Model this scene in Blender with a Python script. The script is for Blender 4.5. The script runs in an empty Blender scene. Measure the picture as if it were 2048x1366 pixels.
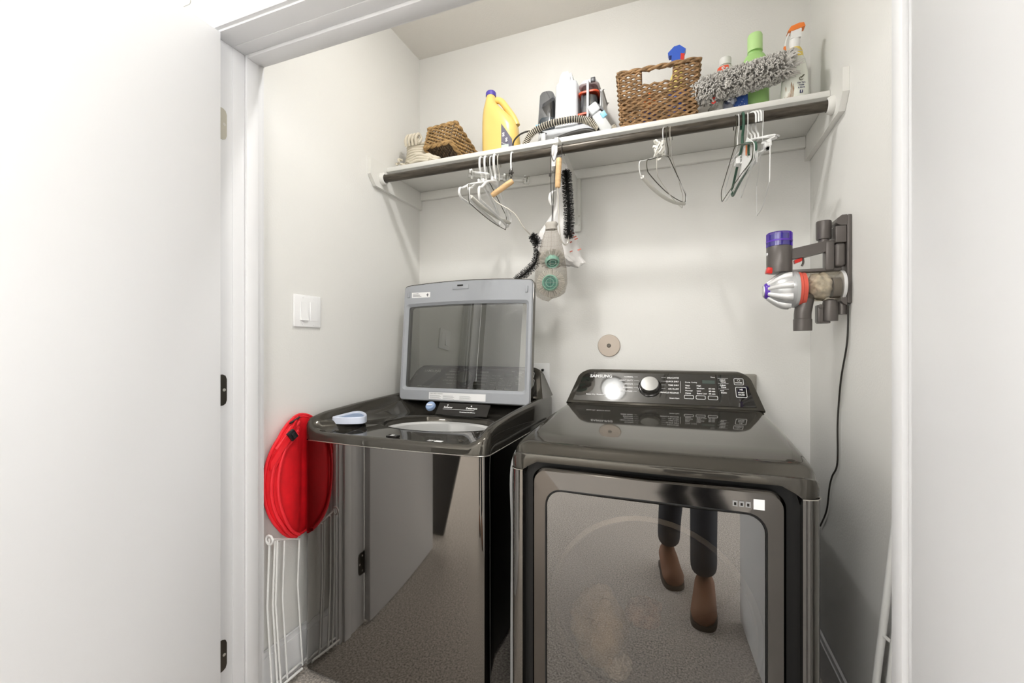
import bpy, bmesh, math, random
from mathutils import Vector, Matrix
from math import sin, cos, pi, radians, sqrt, atan2
random.seed(7)
S = bpy.context.scene
COL = S.collection

# ------------------------------------------------------------------ camera
cam = bpy.data.cameras.new('camera'); cam_o = bpy.data.objects.new('camera', cam); COL.objects.link(cam_o)
cam.sensor_width = 36.0; cam.lens = 877.0 / 2048 * 36
cam.shift_x = 6.5 / 2048; cam.shift_y = 10.0 / 2048
cam.clip_start = 0.02
cam_o.location = (0, 0, 1.12); cam_o.rotation_euler = (pi / 2, 0, radians(21.03))
S.camera = cam_o
# ------------------------------------------------------------------ world, exposure
wd = bpy.data.worlds.new('world'); S.world = wd; wd.use_nodes = True
wd.node_tree.nodes['Background'].inputs[0].default_value = (0.975, 0.99, 1.0, 1)
wd.node_tree.nodes['Background'].inputs[1].default_value = 5.4
S.view_settings.view_transform = 'Standard'; S.view_settings.look = 'None'
S.view_settings.gamma = 1.0; S.view_settings.use_curve_mapping = False
S.view_settings.exposure = 0.25
HALL_LAMP = 46.0
CLOSET_LAMP = 3.6
CLOSET_DOWN = 4.5

# ------------------------------------------------------------------ materials
def lin(c):
    return tuple((x / 255 / 12.92) if x / 255 <= 0.04045 else ((x / 255 + 0.055) / 1.055) ** 2.4 for x in c) + (1,)
MATS = {}
def mat(name, rgb, rough=0.5, metal=0.0, bump=None, var=None, trans=0.0, alpha=1.0, coat=0.0, emit=None, ior=1.45, sheen=0.0):
    """rgb in sRGB 0-255; bump=(scale,strength); var=(scale,amount)"""
    m = bpy.data.materials.new(name); m.use_nodes = True; MATS[name] = m
    nt = m.node_tree; b = nt.nodes['Principled BSDF']
    b.inputs['Base Color'].default_value = lin(rgb); b.inputs['Roughness'].default_value = rough
    b.inputs['Metallic'].default_value = metal; b.inputs['IOR'].default_value = ior
    b.inputs['Transmission Weight'].default_value = trans; b.inputs['Alpha'].default_value = alpha
    b.inputs['Coat Weight'].default_value = coat
    if sheen: b.inputs['Sheen Weight'].default_value = sheen
    if emit:
        b.inputs['Emission Color'].default_value = lin(emit[0]); b.inputs['Emission Strength'].default_value = emit[1]
    tc = nt.nodes.new('ShaderNodeTexCoord')
    if var:
        n = nt.nodes.new('ShaderNodeTexNoise'); n.inputs['Scale'].default_value = var[0]; n.inputs['Detail'].default_value = 5
        r = nt.nodes.new('ShaderNodeValToRGB'); c = lin(rgb); a = var[1]
        r.color_ramp.elements[0].position = 0.3; r.color_ramp.elements[1].position = 0.7
        r.color_ramp.elements[0].color = tuple(max(0, x * (1 - a)) for x in c[:3]) + (1,)
        r.color_ramp.elements[1].color = tuple(min(1, x * (1 + a)) for x in c[:3]) + (1,)
        if len(var) > 2:
            mp = nt.nodes.new('ShaderNodeMapping'); mp.inputs['Scale'].default_value = var[2]
            nt.links.new(tc.outputs['Object'], mp.inputs[0]); nt.links.new(mp.outputs[0], n.inputs['Vector'])
        else:
            nt.links.new(tc.outputs['Object'], n.inputs['Vector'])
        nt.links.new(n.outputs[0], r.inputs[0]); nt.links.new(r.outputs[0], b.inputs['Base Color'])
    if bump:
        n = nt.nodes.new('ShaderNodeTexNoise'); n.inputs['Scale'].default_value = bump[0]; n.inputs['Detail'].default_value = 3
        bp = nt.nodes.new('ShaderNodeBump'); bp.inputs['Strength'].default_value = bump[1]; bp.inputs['Distance'].default_value = 0.002
        nt.links.new(tc.outputs['Object'], n.inputs['Vector']); nt.links.new(n.outputs[0], bp.inputs['Height'])
        nt.links.new(bp.outputs[0], b.inputs['Normal'])
    return m
def tinted(name, rgb, refl=0.3, rough=0.0, gloss=(255, 255, 255)):
    """tinted see-through pane: transparent tint mixed with a mirror reflection"""
    m = bpy.data.materials.new(name); m.use_nodes = True; MATS[name] = m
    nt = m.node_tree; nt.nodes.clear()
    out = nt.nodes.new('ShaderNodeOutputMaterial'); t = nt.nodes.new('ShaderNodeBsdfTransparent'); g = nt.nodes.new('ShaderNodeBsdfGlossy')
    mx = nt.nodes.new('ShaderNodeMixShader'); t.inputs[0].default_value = lin(rgb)
    g.inputs['Color'].default_value = lin(gloss); g.inputs['Roughness'].default_value = rough
    mx.inputs[0].default_value = refl
    nt.links.new(t.outputs[0], mx.inputs[1]); nt.links.new(g.outputs[0], mx.inputs[2]); nt.links.new(mx.outputs[0], out.inputs[0])
    return m
mat('wall_paint', (234, 233, 229), 0.6, bump=(160, 0.35))
mat('ceiling_paint', (230, 227, 221), 0.7, bump=(120, 0.4))
mat('trim_paint', (232, 232, 233), 0.35)
mat('door_paint', (229, 229, 230), 0.4)
mat('shelf_paint', (232, 231, 226), 0.4)
mat('carpet', (172, 165, 158), 0.95, bump=(300, 1.0), var=(130, 0.55))
mat('hinge_dark', (92, 88, 82), 0.3, 0.9)
mat('hinge_pale', (200, 196, 182), 0.4, 0.2)  # paler tone for the top hinge
mat('screw', (215, 212, 205), 0.3, 0.6)
mat('charcoal_steel', (132, 129, 125), 0.035, 1.0)
mat('charcoal_plastic', (84, 81, 75), 0.05, 0.6)
mat('black_gap', (10, 10, 10), 0.5)
mat('bezel_black', (40, 38, 36), 0.12, 0.3)
mat('panel_black', (34, 32, 30), 0.04, 0.0, ior=2.0)
mat('seam_silver', (190, 186, 178), 0.25, 0.8)
mat('side_steel', (26, 26, 26), 0.3, 0.4)
tinted('lid_glass', (148, 149, 143), 0.13)
tinted('door_glass', (176, 168, 159), 0.25)
mat('lid_grey', (160, 163, 168), 0.4)
mat('print_white', (236, 236, 236), 0.5)
mat('print_grey', (150, 150, 150), 0.5)
mat('print_black', (45, 45, 52), 0.5)
mat('display_grey', (74, 84, 80), 0.2)
mat('brushed', (140, 139, 136), 0.30, 1.0)
mat('drum_steel', (140, 138, 134), 0.35, 0.9)
mat('door_frame_steel', (108, 104, 100), 0.10, 1.0)
mat('tub_plastic', (198, 198, 196), 0.4)
mat('pale_blue', (214, 222, 238), 0.3)
mat('pale_blue_in', (150, 172, 206), 0.25)
mat('rod_metal', (76, 70, 62), 0.35, 0.4, var=(16, 0.5, (1, 7, 7)))
mat('white_plastic', (238, 238, 236), 0.35)
mat('off_white', (230, 228, 220), 0.5)
mat('switch_white', (246, 246, 246), 0.3)
mat('red_cloth', (224, 12, 28), 0.65, var=(30, 0.1))
mat('red_edge', (238, 40, 52), 0.55)
mat('buckle_black', (30, 30, 32), 0.4)
mat('white_wire', (232, 232, 230), 0.35)
mat('valve_nickel', (184, 172, 160), 0.4, 0.3)
mat('grey_box', (150, 146, 138), 0.5)
mat('cream_rope', (222, 214, 196), 0.85, bump=(220, 0.8))
mat('seagrass', (170, 138, 92), 0.8, var=(60, 0.45))
mat('seagrass_dark', (92, 76, 58), 0.85, var=(70, 0.4))
mat('wicker', (150, 118, 82), 0.6, var=(45, 0.45))
mat('wicker_dark', (104, 76, 50), 0.65, var=(45, 0.4))
mat('paper_white', (240, 240, 238), 0.7)
mat('jug_yellow', (240, 206, 122), 0.28, var=(6, 0.05))
mat('cap_purple', (92, 80, 170), 0.4)
mat('label_grey', (104, 102, 118), 0.5)
mat('label_green', (200, 226, 206), 0.5)
mat('machine_white', (212, 215, 219), 0.3)
mat('machine_grey', (200, 202, 202), 0.35)
mat('machine_dark', (70, 70, 74), 0.35)
mat('tank_liquid', (92, 112, 126), 0.2)
tinted('tank_clear', (184, 186, 190), 0.10, 0.05)
mat('orange_red', (236, 92, 58), 0.4)
mat('sky_blue', (140, 200, 224), 0.4)
mat('hose_light', (200, 192, 176), 0.4)
mat('hose_dark', (44, 42, 38), 0.5)
mat('cable_black', (46, 42, 38), 0.5)
mat('spray_blue', (58, 96, 196), 0.35)
mat('spray_red', (214, 60, 48), 0.4)
mat('spray_yellow', (226, 206, 110), 0.35)
mat('duster_grey', (204, 201, 196), 0.9, var=(40, 0.2))
mat('green_bottle', (176, 222, 140), 0.3)
mat('green_label', (60, 168, 84), 0.4)
mat('green_cap', (196, 236, 160), 0.35)
mat('blue_pack', (60, 92, 164), 0.4)
tinted('clear_bag', (232, 232, 230), 0.12, 0.15)
mat('bottle_clear', (234, 236, 226), 0.2, trans=0.0)
mat('orange', (244, 134, 60), 0.35)
mat('lemon', (232, 206, 96), 0.3)
mat('wheat', (160, 120, 84), 0.6)
mat('print_navy', (52, 54, 92), 0.5)
mat('print_olive', (92, 92, 70), 0.5)
mat('cup_white', (240, 240, 236), 0.3)
tinted('clear_plastic', (236, 236, 234), 0.16, 0.1)
mat('wood_light', (222, 184, 136), 0.55, var=(20, 0.15, (1, 1, 6)))
mat('wire_steel', (206, 202, 194), 0.3, 0.7)
mat('bristle_black', (24, 23, 22), 0.6)
mat('dark_wire', (74, 72, 60), 0.4, 0.4)
mat('green_hanger', (46, 84, 66), 0.4)
mat('cardboard_white', (222, 220, 212), 0.7)
mat('bag_white', (232, 230, 228), 0.45, var=(9, 0.05))
mat('bag_red', (206, 120, 104), 0.5)
mat('teal', (150, 208, 190), 0.35)
mat('teal_dark', (60, 128, 116), 0.3)
mat('bristle_grey', (222, 218, 211), 0.8)
tinted('mesh_grey', (236, 234, 231), 0.05, 0.7, (200, 196, 190))
mat('mesh_solid', (176, 171, 163), 0.7)
mat('vac_grey', (98, 93, 90), 0.35, 0.25)
mat('vac_silver', (196, 197, 198), 0.25, 0.4)
mat('vac_light', (222, 222, 222), 0.3, 0.2)
mat('vac_purple', (96, 58, 178), 0.25)
tinted('vac_purple_clear', (156, 116, 228), 0.12, 0.05)
mat('vac_red', (214, 44, 36), 0.35)
mat('vac_coral', (214, 92, 76), 0.3)
tinted('bin_clear', (232, 228, 220), 0.10, 0.03)
mat('dust', (206, 198, 182), 0.95, bump=(90, 1.0), var=(60, 0.3))
mat('bin_dark', (108, 100, 90), 0.6)
mat('laundry_beige', (190, 170, 138), 0.9, var=(12, 0.3), bump=(40, 0.8))
mat('laundry_white', (214, 208, 200), 0.9, bump=(40, 0.8))
mat('laundry_brown', (128, 96, 76), 0.95, var=(30, 0.6), bump=(60, 1))
mat('denim', (40, 42, 48), 0.8, bump=(300, 0.3))
mat('boot_brown', (112, 72, 46), 0.7)
mat('sole', (60, 50, 42), 0.7)
mat('shirt_grey', (90, 92, 96), 0.8)
mat('skin', (205, 160, 132), 0.5)
mat('hair_brown', (60, 44, 34), 0.7)
mat('dark_stand_in', (70, 68, 66), 0.6)
mat('lamp_lens', (255, 250, 240), 0.5, emit=((255, 248, 236), 3.0))

# ------------------------------------------------------------------ mesh helpers
def NB(): return bmesh.new()
def box(bm, x0, x1, y0, y1, z0, z1, bev=0.0, seg=2):
    r = bmesh.ops.create_cube(bm, size=1)
    for v in r['verts']:
        v.co = Vector(((x0 + x1) / 2 + v.co.x * (x1 - x0), (y0 + y1) / 2 + v.co.y * (y1 - y0), (z0 + z1) / 2 + v.co.z * (z1 - z0)))
    if bev:
        es = list({e for v in r['verts'] for e in v.link_edges})
        bmesh.ops.bevel(bm, geom=es, offset=bev, segments=seg, affect='EDGES', profile=0.5)
    return bm
def obox(bm, c, half, ax, ay, az=None, bev=0.0):
    """oriented box: centre, half sizes, axes"""
    ax = Vector(ax).normalized(); ay = Vector(ay); ay = (ay - ax * ay.dot(ax)).normalized(); az = ax.cross(ay)
    b2 = bmesh.new(); box(b2, -half[0], half[0], -half[1], half[1], -half[2], half[2], bev)
    M = Matrix((ax, ay, az)).transposed().to_4x4(); M.translation = Vector(c)
    b2.transform(M); join(bm, b2); return bm
def join(bm, b2):
    me = bpy.data.meshes.new('tmp'); b2.to_mesh(me); b2.free(); bm.from_mesh(me); bpy.data.meshes.remove(me)
def loft(bm, rings, closed=True, cap0=False, cap1=False):
    vr = [[bm.verts.new(p) for p in r] for r in rings]
    n = len(vr[0])
    for a, b in zip(vr, vr[1:]):
        for i in range(n if closed else n - 1):
            j = (i + 1) % n
            try: bm.faces.new((a[i], a[j], b[j], b[i]))
            except ValueError: pass
    if cap0: bm.faces.new(list(reversed(vr[0])))
    if cap1: bm.faces.new(vr[-1])
    return bm
def frames(pts, closed=False):
    n = len(pts); T = []
    for i in range(n):
        a = pts[i - 1] if (i > 0 or closed) else pts[0]; b = pts[(i + 1) % n] if (i < n - 1 or closed) else pts[-1]
        t = (b - a); T.append(t.normalized() if t.length > 1e-9 else Vector((0, 0, 1)))
    up = Vector((0, 0, 1)) if abs(T[0].z) < 0.9 else Vector((1, 0, 0))
    N = (up - T[0] * up.dot(T[0])).normalized(); out = []
    for t in T:
        N = N - t * N.dot(t)
        N = N.normalized() if N.length > 1e-9 else t.orthogonal().normalized()
        out.append((N, t.cross(N)))
    return out
def tube(bm, pts, r, seg=8, closed=False, caps=True):
    pts = [Vector(p) for p in pts]; fr = frames(pts, closed)
    rr = r if isinstance(r, (list, tuple)) else [r] * len(pts)
    rings = [[p + (N * cos(2 * pi * k / seg) + B * sin(2 * pi * k / seg)) * q for k in range(seg)] for p, (N, B), q in zip(pts, fr, rr)]
    if closed: rings.append(rings[0])
    loft(bm, rings, True, caps and not closed, caps and not closed); return bm
def lathe(bm, prof, c=(0, 0, 0), axis=(0, 0, 1), seg=24, sx=1.0, sy=1.0, ref=None, cap=True):
    """prof = [(radius, height)...] round axis through c"""
    a = Vector(axis).normalized(); ref = Vector(ref) if ref else (Vector((1, 0, 0)) if abs(a.x) < 0.9 else Vector((0, 1, 0)))
    u = (ref - a * ref.dot(a)).normalized(); v = a.cross(u); c = Vector(c)
    rings = [[c + a * h + (u * cos(2 * pi * k / seg) * sx + v * sin(2 * pi * k / seg) * sy) * max(r, 1e-5) for k in range(seg)] for r, h in prof]
    loft(bm, rings, True, cap, cap); return bm
def prism(bm, pts, axis, a0, a1):
    """extrude a polygon: axis 'X' takes (y,z) points, 'Y' (x,z), 'Z' (x,y)"""
    f = {'X': lambda p, a: (a, p[0], p[1]), 'Y': lambda p, a: (p[0], a, p[1]), 'Z': lambda p, a: (p[0], p[1], a)}[axis]
    loft(bm, [[f(p, a0) for p in pts], [f(p, a1) for p in pts]], True, True, True); return bm
def rrect(x0, x1, y0, y1, r, n=6):
    out = []
    for cx, cy, a0 in ((x1 - r, y1 - r, 0), (x0 + r, y1 - r, 90), (x0 + r, y0 + r, 180), (x1 - r, y0 + r, 270)):
        for k in range(n + 1):
            a = radians(a0 + 90 * k / n); out.append((cx + r * cos(a), cy + r * sin(a)))
    return out
def spl(pts, n=8, closed=False):
    P = [Vector(p) for p in pts]; out = []; m = len(P)
    for i in range(m if closed else m - 1):
        if closed: p0, p1, p2, p3 = P[i - 1], P[i], P[(i + 1) % m], P[(i + 2) % m]
        else: p0, p1, p2, p3 = P[max(i - 1, 0)], P[i], P[i + 1], P[min(i + 2, m - 1)]
        for k in range(n):
            t = k / n
            out.append(0.5 * ((2 * p1) + (p2 - p0) * t + (2 * p0 - 5 * p1 + 4 * p2 - p3) * t * t + (3 * p1 - p0 - 3 * p2 + p3) * t ** 3))
    if not closed: out.append(P[-1])
    return out
def interp(tab, x):
    if x <= tab[0][0]: return tab[0][1]
    for (a, b), (c, d) in zip(tab, tab[1:]):
        if x <= c: return b + (d - b) * (x - a) / (c - a)
    return tab[-1][1]
def done(name, bm, m, parent=None, ang=40, kind=None, label=None):
    bmesh.ops.recalc_face_normals(bm, faces=bm.faces[:])
    me = bpy.data.meshes.new(name); bm.to_mesh(me); bm.free()
    me.polygons.foreach_set('use_smooth', [True] * len(me.polygons))
    me.set_sharp_from_angle(angle=radians(ang))
    me.materials.append(MATS[m])
    o = bpy.data.objects.new(name, me); COL.objects.link(o)
    if parent:
        o.parent = parent
        if parent.type == 'EMPTY': o.location = -parent.location
    if kind: o['kind'] = kind
    if label: o['label'] = label
    return o
def thing(name, label, cat, loc, group=None):
    e = bpy.data.objects.new(name, None); e.empty_display_size = 0.05; COL.objects.link(e); e.location = loc
    e['label'] = label; e['category'] = cat
    if group: e['group'] = group
    return e
def tag(o, label, cat, group=None):
    o['label'] = label; o['category'] = cat
    if group: o['group'] = group
    return o
def struct(name, bm, m, ang=40, label=None):
    o = done(name, bm, m, None, ang); o['kind'] = 'structure'
    if label: o['label'] = label
    return o
_tc = {}
def text(bm, s, o, u, v, size, bold=0.0, align='LEFT', ext=0.0004):
    """flat lettering: o origin, u reading direction, v up"""
    c = bpy.data.curves.new('t', 'FONT'); c.body = s; c.size = size; c.align_x = align; c.offset = bold; c.extrude = 0.0; c.resolution_u = 2
    ob = bpy.data.objects.new('t', c); COL.objects.link(ob)
    dg = bpy.context.evaluated_depsgraph_get(); me = bpy.data.meshes.new_from_object(ob.evaluated_get(dg))
    u = Vector(u).normalized(); v = Vector(v); v = (v - u * v.dot(u)).normalized(); w = u.cross(v)
    M = Matrix((u, v, w)).transposed().to_4x4(); M.translation = Vector(o) + w * ext
    me.transform(M); bm.from_mesh(me)
    bpy.data.objects.remove(ob); bpy.data.curves.remove(c); bpy.data.meshes.remove(me); return bm
def quad(bm, o, u, v, w, h):
    o = Vector(o); u = Vector(u).normalized() * w; v = Vector(v).normalized() * h
    bm.faces.new([bm.verts.new(p) for p in (o, o + u, o + u + v, o + v)]); return bm
def plate(bm, o, u, v, n, w, h, t):
    """thin slab lying on a surface: corner o, axes u v, outward normal n"""
    u = Vector(u).normalized(); v = Vector(v).normalized(); n = Vector(n).normalized()
    obox(bm, Vector(o) + u * w / 2 + v * h / 2 + n * t / 2, (w / 2, h / 2, t / 2), u, v); return bm

# ------------------------------------------------------------------ room shell
XL, XR, YB, ZC = -1.244, 0.467, 1.95, 2.60
YF, YI = 0.84, 0.994            # hall face and closet face of the door wall
JL, JR, HZ = -1.20, 0.366, 1.985  # jamb faces and head height
b = NB(); box(b, -4.4, 3.8, -3.1, 2.1, -0.08, 0.0); struct('floor', b, 'carpet')
b = NB(); box(b, -4.4, 3.8, -3.1, 2.1, ZC, ZC + 0.08); struct('ceiling', b, 'ceiling_paint')
b = NB(); box(b, XL - 0.1, XR + 0.1, YB, YB + 0.1, 0, ZC); struct('wall_back', b, 'wall_paint')
b = NB(); box(b, XL - 0.1, XL, YI, YB, 0, ZC); struct('wall_left', b, 'wall_paint')
b = NB(); box(b, XR, XR + 0.1, YI, YB, 0, ZC); struct('wall_right', b, 'wall_paint')
b = NB(); box(b, -4.4, JL - 0.02, YF, YI, 0, ZC); box(b, JR + 0.02, 3.8, YF, YI, 0, ZC); box(b, JL - 0.02, JR + 0.02, YF, YI, HZ + 0.02, ZC)
struct('wall_front', b, 'wall_paint')
b = NB(); box(b, -4.4, 3.8, -3.1, -3.0, 0, ZC); struct('wall_hall', b, 'wall_paint')

def baseboard(name, *boxes):
    bm = NB()
    for q in boxes:
        box(bm, *q, 0, 0.122)
        x0, x1, y0, y1 = q
        box(bm, x0 + (0.004 if x1 - x0 < 0.1 else 0), x1 - (0.004 if x1 - x0 < 0.1 else 0), y0 + (0.004 if y1 - y0 < 0.1 else 0), y1 - (0.004 if y1 - y0 < 0.1 else 0), 0.122, 0.14)
    return struct(name, bm, 'trim_paint')
baseboard('baseboard_left', (XL, XL + 0.016, YI, YB))
baseboard('baseboard_right', (XR - 0.016, XR, YI, YB))
baseboard('baseboard_back', (XL + 0.016, XR - 0.016, YB - 0.016, YB))
baseboard('baseboard_hall', (-4.4, 3.8, -3.0, -2.984))
# door frame: jambs, head, stops, casing
fr = struct('trim_1', box(NB(), JL - 0.02, JL, YF, YI, 0, HZ, 0.001), 'trim_paint', label='white painted door frame')
done('jamb', box(NB(), JR, JR + 0.02, YF, YI, 0, HZ, 0.001), 'trim_paint', fr)
done('head_jamb', box(NB(), JL - 0.02, JR + 0.02, YF, YI, HZ, HZ + 0.02, 0.001), 'trim_paint', fr)
for x0, x1 in ((JL, JL + 0.011), (JR - 0.011, JR)):
    done('door_stop', box(NB(), x0, x1, 0.933, 0.972, 0, HZ, 0.002), 'trim_paint', fr)
done('door_stop', box(NB(), JL + 0.011, JR - 0.011, 0.933, 0.972, HZ - 0.011, HZ, 0.002), 'trim_paint', fr)
for x0, x1 in ((JL, JL + 0.002), (JR - 0.002, JR)):
    done('jamb_strip', box(NB(), x0, x1, 0.895, 0.933, 0, HZ - 0.002, 0.0008), 'trim_paint', fr)
done('jamb_strip', box(NB(), JL + 0.002, JR - 0.002, 0.895, 0.933, HZ - 0.002, HZ, 0.0008), 'trim_paint', fr)
def casing(y0, sgn):
    w = 0.062
    prof = [(0.006, 0.0), (0.006, 0.010), (0.012, 0.014), (0.030, 0.012), (0.034, 0.016), (0.054, 0.018), (0.060, 0.014), (w, 0.0)]
    for side in ('l', 'r', 't'):
        bm = NB()
        def pt(o, d, end):
            y = y0 + sgn * d
            if side == 'l': return (JL - o, y, 0 if end == 0 else HZ + o)
            if side == 'r': return (JR + o, y, 0 if end == 0 else HZ + o)
            return (JL - o if end == 0 else JR + o, y, HZ + o)
        loft(bm, [[pt(o, d, e) for o, d in prof] for e in (0, 1)], True, True, True)
        done('casing', bm, 'trim_paint', fr, 30)
casing(YF, -1); casing(YI, 1)
# doors, opened square into the hall
def door(name, x0, x1, lab):
    d = struct(name, box(NB(), x0, x1, YF - 0.705, YF - 0.004, 0.012, HZ - 0.006, 0.0015), 'door_paint', label=lab); return d
d1 = door('door_1', JL + 0.0005, JL + 0.0355, 'white flush door standing open on the left')
d2 = door('door_2', JR - 0.0365, JR - 0.0005, 'white flush door standing open on the right')
for zc, m in ((1.749, 'hinge_pale'), (0.997, 'hinge_dark'), (0.247, 'hinge_dark')):
    bm = NB(); prism(bm, [(YF - 0.002, zc - 0.044), (YF + 0.026, zc - 0.044), (YF + 0.034, zc - 0.040), (YF + 0.038, zc - 0.030), (YF + 0.038, zc + 0.030), (YF + 0.034, zc + 0.040), (YF + 0.026, zc + 0.044), (YF - 0.002, zc + 0.044)], 'X', JL, JL + 0.0022)
    lf = done('hinge', bm, m, fr)
    bm = NB()
    for dz, yy in ((0, 0.030), (0.03, 0.012), (-0.03, 0.012)): lathe(bm, [(0.0045, 0), (0.0045, 0.0008), (0.002, 0.001)], (JL + 0.002, YF + yy, zc + dz), (1, 0, 0), 10)
    done('screw', bm, 'screw', lf)
    bm = NB(); tube(bm, [(JL - 0.001, YF - 0.006, zc - 0.046), (JL - 0.001, YF - 0.006, zc + 0.046)], 0.005, 8); done('hinge_knuckle', bm, m, lf)

# ------------------------------------------------------------------ lamps
def ceiling_lamp(name, label, x, y, rad, power, z=ZC):
    t = thing(name, label, 'ceiling lamp', (x, y, z))
    done('trim_ring', lathe(NB(), [(rad, 0.0), (rad + 0.025, 0.0), (rad + 0.02, -0.012), (rad, -0.015), (rad, 0.0)], (x, y, z), seg=32, cap=False), 'white_plastic', t)
    done('lens', lathe(NB(), [(rad, -0.006), (rad * 0.6, -0.012), (0.0, -0.014)], (x, y, z), seg=32, cap=False), 'lamp_lens', t)
    L = bpy.data.lights.new(name + '_light', 'AREA'); L.shape = 'DISK'; L.size = rad * 2; L.energy = power; L.color = (1.0, 0.995, 0.99)
    o = bpy.data.objects.new(name + '_light', L); COL.objects.link(o); o.location = (0, 0, -0.02); o.parent = t
    return t
t = thing('closet_ceiling_lamp', 'round dome ceiling lamp inside the laundry closet', 'ceiling lamp', (-0.46, 1.16, ZC))
done('canopy', lathe(NB(), [(0.09, 0.0), (0.095, -0.004), (0.09, -0.016), (0.044, -0.018)], (-0.46, 1.16, ZC), seg=32), 'white_plastic', t)
done('dome', lathe(NB(), [(0.042, -0.018), (0.040, -0.030), (0.030, -0.042), (0.016, -0.048), (0.0, -0.050)], (-0.46, 1.16, ZC), seg=32, cap=False), 'lamp_lens', t)
L = bpy.data.lights.new('closet_light', 'POINT'); L.shadow_soft_size = 0.028; L.energy = CLOSET_LAMP; L.color = (1.0, 0.99, 0.98)
o = bpy.data.objects.new('closet_light', L); COL.objects.link(o); o.location = (0, 0, -0.125); o.parent = t
L = bpy.data.lights.new('closet_downlight', 'AREA'); L.shape = 'DISK'; L.size = 0.075; L.energy = CLOSET_DOWN; L.color = (1.0, 0.985, 0.965)
o = bpy.data.objects.new('closet_downlight', L); COL.objects.link(o); o.location = (0, 0, -0.075); o.parent = t
ceiling_lamp('hall_ceiling_lamp', 'round white ceiling lamp in the hall nearest the closet', 0.10, -1.00, 0.36, HALL_LAMP * 0.5)
ceiling_lamp('hall_ceiling_lamp', 'round white fill lamp added farther back in the hall', -1.35, -2.10, 0.36, HALL_LAMP)  # added second lamp: more frontal, low-angle fill into the closet

# ------------------------------------------------------------------ appliances: shared console
CONS = [(0.0, 0.0), (0.012, 0.045), (0.035, 0.092), (0.062, 0.124)]      # face profile: depth, height
def console_face(y0, z0):
    def at(v):                       # v 0..1 up the face
        t = v * 3; i = min(int(t), 2); k = t - i
        return (y0 + CONS[i][0] + (CONS[i + 1][0] - CONS[i][0]) * k, z0 + CONS[i][1] + (CONS[i + 1][1] - CONS[i][1]) * k)
    return at
def console_outline(w0, w1, h, r, n=8):
    """half widths at base and top; returns (u,v) loop, v in metres"""
    out = [(-w0, 0.0), (w0, 0.0)]
    k = (w0 - w1) / h
    for i in range(n + 1):
        a = radians(90 * i / n); out.append((w1 - r + r * cos(a) + k * r * (1 - sin(a)) * 0.6, h - r + r * sin(a)))
    for i in range(n + 1):
        a = radians(90 + 90 * i / n); out.append((-(w1 - r) + r * cos(a) - k * r * (1 - sin(a)) * 0.6, h - r + r * sin(a)))
    return out
FA, FH = 0.098, 0.125                # the face leans back FA over its height FH
def face_pt(cx, y0, z0, u, v, off=0.0):
    L = sqrt(FA * FA + FH * FH); s = v / L
    return Vector((cx + u, y0 + FA * s - off * FH / L, z0 + FH * s - off * -FA / L * -1 * -1))
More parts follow.
